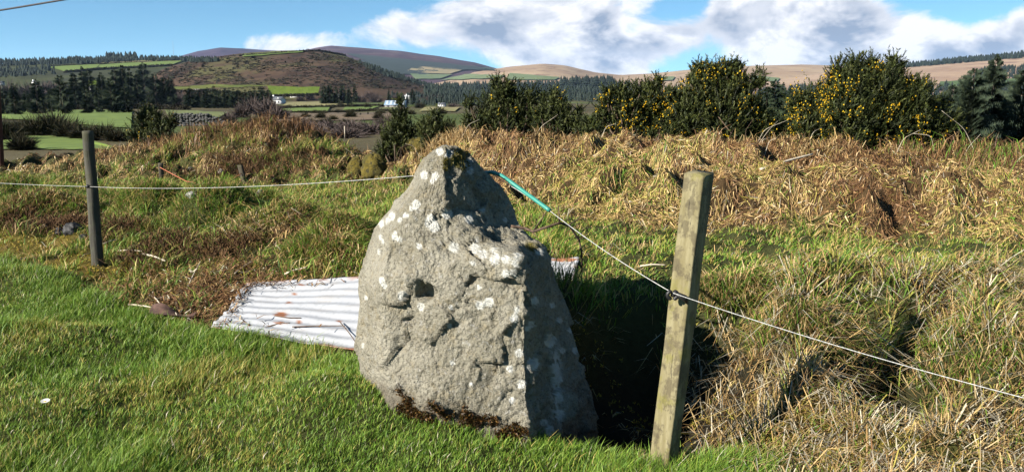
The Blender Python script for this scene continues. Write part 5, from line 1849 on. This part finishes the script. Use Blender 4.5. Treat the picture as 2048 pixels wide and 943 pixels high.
HC = [(.035, .03, .022), (.05, .042, .03), (.028, .03, .016)]
hedge([(0, 219), (130, 219), (262, 218), (330, 219), (380, 221)], 3, 9, 30, 300, 330, 'long dark hedge along the top of the green field at left', HC)
hedge([(555, 227), (660, 226), (740, 222), (800, 224)], 3, 4, 80, 500, 200, 'dark hedge below the small green fields in the middle', HC)
hedge([(556, 217), (690, 214), (770, 213)], 3, 3.5, 80, 560, 160, 'hedge between the dry field and the green field', HC)
hedge([(480, 113), (530, 110), (608, 104), (640, 103), (690, 112)], 2, 2.2, 600, 1200, 180, 'dark wall of hedge below the green field on the hill top', HC)
hedge([(100, 135), (200, 130), (372, 122)], 2, 2.5, 400, 3000, 160, 'hedge above the bright field on the left ridge', HC)
hedge([(130, 146), (200, 140), (345, 132)], 2, 3.5, 400, 3000, 160, 'hedge under the bright field on the left ridge', HC)
hedge([(285, 185), (420, 183), (540, 193), (636, 190)], 2, 3.5, 200, 560, 160, 'hedge at the foot of the heather hill', HC)


# far woods: many small conifers read as one mass
def wood(name, label, quads, n, hpx, cols, seed, y0, y1):
    g = np.random.default_rng(seed)
    acc = Acc()
    for cs, frac in quads:
        a, b, c, d = [np.array(q, float) for q in cs]
        for _ in range(int(n * frac)):
            s, t_ = g.uniform(), g.uniform()
            uv = (a + (b - a) * s) * (1 - t_) + (d + (c - d) * s) * t_
            p = on_ground(uv[0], uv[1], y0, y1)
            sc = p[1] / F
            h = hpx * sc * g.uniform(.65, 1.25)
            w_ = h * g.uniform(.30, .46)
            k = 6
            col = np.array(cols)[g.integers(0, len(cols))] * g.uniform(.7, 1.3)
            for (z0, z1, rr) in ((.08, .55, 1.0), (.36, .80, .72), (.62, 1.05, .42)):
                th = g.uniform(0, 6) + np.arange(k) * 2 * pi / k
                r_ = w_ * rr * g.uniform(.7, 1.2, k)
                ringv = np.stack([p[0] + r_ * np.cos(th), p[1] + r_ * np.sin(th), p[2] + h * z0 + 0 * th], 1)
                V = np.concatenate([ringv, [[p[0], p[1], p[2] + h * z1]]])
                i = np.arange(k)
                acc.add(V, np.stack([i, (i + 1) % k, np.full(k, k)], 1), np.concatenate([np.repeat(col[None] * .8, k, 0), col[None] * 1.2]))
    return tag(obj(name, acc.mesh(name), M_NEEDLE), label, 'woodland', kind='stuff')


FW = [(.016, .026, .022), (.022, .034, .026), (.028, .040, .030)]
wood('ridge_wood', 'dark conifer plantation along the far left ridge', [([(-60, 128), (160, 121), (160, 128), (-60, 136)], .35), ([(160, 121), (280, 119), (280, 124), (160, 130)], .25), ([(280, 119), (440, 122), (430, 125), (280, 123)], .25), ([(-60, 138), (110, 136), (110, 150), (-60, 160)], .15)], 1300, 9, FW, 1, 500, 1690)
wood('ridge_wood', 'taller clump of trees on the left skyline', [([(212, 120), (272, 119), (272, 121), (212, 122)], 1)], 60, 14, FW, 2, 500, 1690)
wood('valley_wood', 'dark conifer forest filling the valley right of the heather hill', [([(850, 178), (1260, 170), (1260, 205), (850, 200)], .55), ([(780, 196), (1000, 190), (1000, 215), (800, 210)], .1), ([(1200, 185), (1700, 180), (1700, 215), (1200, 215)], .2), ([(1120, 166), (1225, 164), (1225, 172), (1120, 176)], .08), ([(1560, 176), (2048, 170), (2048, 215), (1560, 215)], .2)], 3300, 13, FW, 3, 120, 1500)
wood('hill_wood', 'dark plantation along the top of the right hand hill', [([(1780, 135), (2100, 103), (2100, 112), (1800, 137)], .8), ([(1960, 140), (2100, 130), (2100, 160), (1940, 160)], .3)], 1000, 8, FW, 4, 900, 2590)
wood('hill_wood', 'band of dark forest on the right edge of the heather hill', [([(700, 118), (860, 174), (900, 186), (760, 150)], 1)], 380, 7, FW, 5, 560, 1050)


# heather and furze clumps mottling the rounded hill
def hill_clumps():
    g = np.random.default_rng(15)
    acc = Acc()
    n = 8000
    cols = np.array([(.030, .028, .018), (.045, .036, .024), (.022, .026, .014), (.06, .045, .03)])
    for _ in range(n):
        u = g.uniform(290, 880)
        vt = np.interp(u, [q[0] for q in HILLS['heather_hill']['sky']], [q[1] for q in HILLS['heather_hill']['sky']])
        v = g.uniform(vt + 2, max(178, vt + 4))
        if 470 < u < 615 and v < 116:
            continue
        if pn(np.array([[u * .02, v * .05, 3.0]]))[0] + .5 * pn(np.array([[u * .07, v * .16, 9.0]]))[0] < g.uniform(-.5, .25):
            continue
        p = on_ground(u, v, 560, 1055)
        s = g.uniform(.6, 2.6) * p[1] / F
        e = g.normal(size=(5, 3, 3)) * s * np.array([1.6, 1.0, .55])
        c = cols[g.integers(0, 4)] * g.uniform(.7, 1.3)
        acc.add((p + e).reshape(-1, 3), np.arange(15).reshape(-1, 3), np.repeat(c[None], 15, 0))
    tag(obj('heather', acc.mesh('heather'), M_BRANCH), 'dark heather and furze clumps mottling the rounded hill', 'heather', kind='stuff')


hill_clumps()

# ------------------------------------------------------------------ houses
M_WHITE = plain_mat('white_render', (.78, .78, .76), .8)
M_SLATE = plain_mat('slate_roof', (.10, .11, .13), .6)
M_GLASSD = plain_mat('dark_window', (.03, .035, .045), .25)
M_BLUEROOF = plain_mat('blue_sheet_roof', (.16, .24, .34), .5)
M_SKYL = plain_mat('clear_roof_sheet', (.42, .48, .54), .5)
M_GREYR = plain_mat('grey_roof', (.34, .35, .37), .6)
M_STONEW = plain_mat('farm_wall', (.30, .29, .27), .9)


def house(u, v, y, wpx, hpx, yaw, label, roof, wall, dormers=0, chim=1, lights=0, name='house', cat='house', roofk=.42):
    p = on_ground(u, v, max(30, y * .6), y * 1.5)
    sc = p[1] / F
    W, Hh, D = wpx * sc, hpx * sc, wpx * sc * .62
    root = thing(name, label, cat, tuple(p))
    root.rotation_euler = (0, 0, radians(yaw))
    eave = Hh * (1 - roofk)
    acc = Acc()
    V, T = boxm(-W / 2, W / 2, -D / 2, D / 2, -1, eave)
    acc.add(V, T)
    for x in (-W / 2, W / 2):
        acc.add([(x, -D / 2, eave), (x, D / 2, eave), (x, 0, Hh * .97)], [(0, 1, 2)])
    obj('wall', acc.mesh('wall'), wall, root)
    acc = Acc()
    o_ = W * .03
    for sg_ in (-1, 1):
        a = np.array([(-W / 2 - o_, sg_ * (D / 2 + o_), eave - .1), (W / 2 + o_, sg_ * (D / 2 + o_), eave - .1), (W / 2 + o_, 0, Hh), (-W / 2 - o_, 0, Hh)])
        b = a + (0, 0, .15)
        V = np.concatenate([a, b])
        acc.add(V, quads_to_tris(np.array([(0, 1, 2, 3), (7, 6, 5, 4), (0, 4, 5, 1), (1, 5, 6, 2), (3, 7, 4, 0)])))
    rf = obj('roof', acc.mesh('roof'), roof, root)
    for k in range(chim):
        x = (-W * .38, W * .38)[k % 2]
        V, T = boxm(x - .4, x + .4, -.35, .35, Hh - .4, Hh + .9)
        obj('chimney', mesh_np('chimney', V, T), wall, rf)
    for k in range(lights):
        x = -W / 2 + W * (k + .5) / lights
        n_ = np.array([(x - W * .05, -D / 2, eave + .12), (x + W * .05, -D / 2, eave + .12), (x + W * .05, -D * .05, Hh * .97 + .12 - .03), (x - W * .05, -D * .05, Hh * .97 + .09)])
        n_[:, 2] += .1
        V = np.concatenate([n_, n_ - (0, 0, .05)])
        obj('roof_light', mesh_np('roof_light', V, quads_to_tris(np.array([(0, 1, 2, 3), (7, 6, 5, 4), (0, 4, 5, 1)]))), M_SKYL, rf)
    nw = 3
    for k in range(nw):
        x = -W / 2 + W * (k + .5) / nw
        V, T = boxm(x - W * .06, x + W * .06, -D / 2 - .06, -D / 2 + .05, eave * .3, eave * .75)
        obj('window', mesh_np('window', V, T), M_GLASSD, root)
    for k in range(dormers):
        x = -W / 2 + W * (k + .5) / dormers
        V, T = boxm(x - W * .07, x + W * .07, -D / 2 + D * .05, -D * .1, eave, eave + (Hh - eave) * .68)
        d = obj('dormer', mesh_np('dormer', V, T), wall, root)
        V, T = boxm(x - W * .045, x + W * .045, -D / 2 + D * .05 - .05, -D / 2 + D * .05 + .05, eave + (Hh - eave) * .15, eave + (Hh - eave) * .55)
        obj('dormer_window', mesh_np('dormer_window', V, T), M_GLASSD, d)
    return root


house(593, 194, 430, 24, 12, 12, 'white house with dormers on the green below the heather hill', M_SLATE, M_WHITE, 3, 1)
house(556, 208, 330, 26, 14, -25, 'white dormer house beside the dark pine row', M_SLATE, M_WHITE, 2, 1)
house(682, 196, 420, 14, 7, 10, 'small white cottage half hidden in the grove', M_SLATE, M_WHITE, 0, 1)
house(400, 180, 420, 24, 8, 30, 'grey stone farm building above the pine row', M_GREYR, M_STONEW, 0, 0, name='farm_building', cat='building')
house(792, 214, 300, 40, 12, -4, 'long barn with blue sheet roof and clear strips', M_BLUEROOF, M_STONEW, 0, 0, 5, 'barn', 'barn', .65)
house(824, 198, 400, 28, 7, 4, 'low grey roofed farmhouse right of the barn', M_GREYR, M_WHITE, 0, 1)
house(884, 213, 330, 14, 7, -10, 'little white gabled building near the small spiky gorse', M_SLATE, M_WHITE, 0, 0)
house(3, 168, 420, 10, 5, 20, 'tiny white house among trees at the left edge', M_SLATE, M_WHITE, 0, 1)
house(70, 167, 430, 10, 5, -15, 'tiny white house in the wooded slope at left', M_SLATE, M_WHITE, 0, 1)
house(184, 177, 380, 8, 5, 10, 'tiny white gable between the left conifers', M_SLATE, M_WHITE, 0, 0)

# mast on the skyline, slim white marker pole on the moor
mp = stand(353, 1650)
mp[2] = float(H(mp[0:1], mp[1:2])[0])
V, T = tube([mp * 0, np.array([0, 0, at_y(353, 82, 1650)[2] - mp[2]])], [.35, .15], 6)
tag(obj('mast', mesh_np('mast', V, T), plain_mat('mast_steel', (.35, .36, .38), .5), None, tuple(mp)), 'thin radio mast on the left skyline', 'mast')
wp_ = on_ground(690, 282, 18, 200)
V, T = tube([(0, 0, -.1), (0, 0, at_y(690, 252, wp_[1])[2] - wp_[2])], wp_[1] / F * .9, 6)
tag(obj('marker_post', mesh_np('marker_post', V, T), M_STICK, None, tuple(wp_)), 'slim pale post on the moor behind the bank', 'post')

# dry stone wall ruin in the left field
def ruin():
    g = np.random.default_rng(3)
    p0, p1 = on_ground(348, 252, 18, 120), on_ground(452, 256, 18, 120)
    y = p0[1]
    root = thing('field_wall', 'dark ruined dry stone wall at the end of the left green field', 'wall', tuple(p0))
    tops = [226, 227, 228, 236, 244]
    me = []
    for k in range(6):
        nlat, nlon = 7, 9
        th = np.linspace(.05, pi - .05, nlat)
        ph = np.arange(nlon) * 2 * pi / nlon
        TH, PH = np.meshgrid(th, ph, indexing='ij')
        d = np.stack([np.sin(TH) * np.cos(PH), np.sin(TH) * np.sin(PH), np.cos(TH)], 2).reshape(-1, 3)
        b = np.sign(d) * np.abs(d) ** .6 * (1 + .2 * pn(d * 1.6 + k * 5)[:, None])
        me.append(mesh_np('stone', b, grid_tris(nlat, nlon, True)[:, ::-1]))
    m = noisy_mat('field_stone', (.05, .05, .05), (.12, .12, .115), 1.5, .9)
    sc = y / F
    cu = 350
    while cu < 450:
        vt = np.interp(cu, [348, 395, 420, 435, 452], tops)
        v = 254
        while v > vt:
            w_, h_ = g.uniform(5, 9), g.uniform(3.2, 5.0)
            q = at_y(cu + g.uniform(-1, 1), v, y + g.uniform(-.1, .1))
            o = obj('stone', me[int(g.integers(6))], m, root)
            o.location = q - p0
            o.scale = (w_ * sc * .55, w_ * sc * .6, h_ * sc * .56)
            o.rotation_euler = (0, g.normal() * .1, g.normal() * .3)
            v -= h_ * .86
        cu += 6.4
ruin()


# ------------------------------------------------------------------ thin blue air over the valley
hm = bpy.data.materials.new('valley_haze')
hm.use_nodes = True
hm.node_tree.nodes.clear()
ht = NT(hm.node_tree)
pv = ht.node('ShaderNodeVolumePrincipled')
pv.inputs['Color'].default_value = (.45, .66, 1.0, 1)
pv.inputs['Density'].default_value = 2.3e-5
pv.inputs['Anisotropy'].default_value = 0.0
ht.l.new(pv.outputs[0], ht.node('ShaderNodeOutputMaterial').inputs['Volume'])
V, T = boxm(-14000, 14000, -60, 13000, -40, 420)
tag(obj('haze', mesh_np('haze', V, T), hm), 'thin blue haze over the valley and hills', 'haze', kind='stuff')

# ------------------------------------------------------------------ one reflectance level for every surface colour
ALBEDO = .60
for m_ in bpy.data.materials:
    if not m_.use_nodes or m_.name == 'valley_haze':
        continue
    t_ = NT(m_.node_tree)
    for nd in list(m_.node_tree.nodes):
        if nd.type in ('BSDF_PRINCIPLED', 'BSDF_TRANSLUCENT'):
            so = nd.inputs[0]
            src = so.links[0].from_socket if so.is_linked else tuple(so.default_value)[:3]
            t_.put(so, t_.mix(1.0, src, (ALBEDO, ALBEDO, ALBEDO), 'MULTIPLY'))
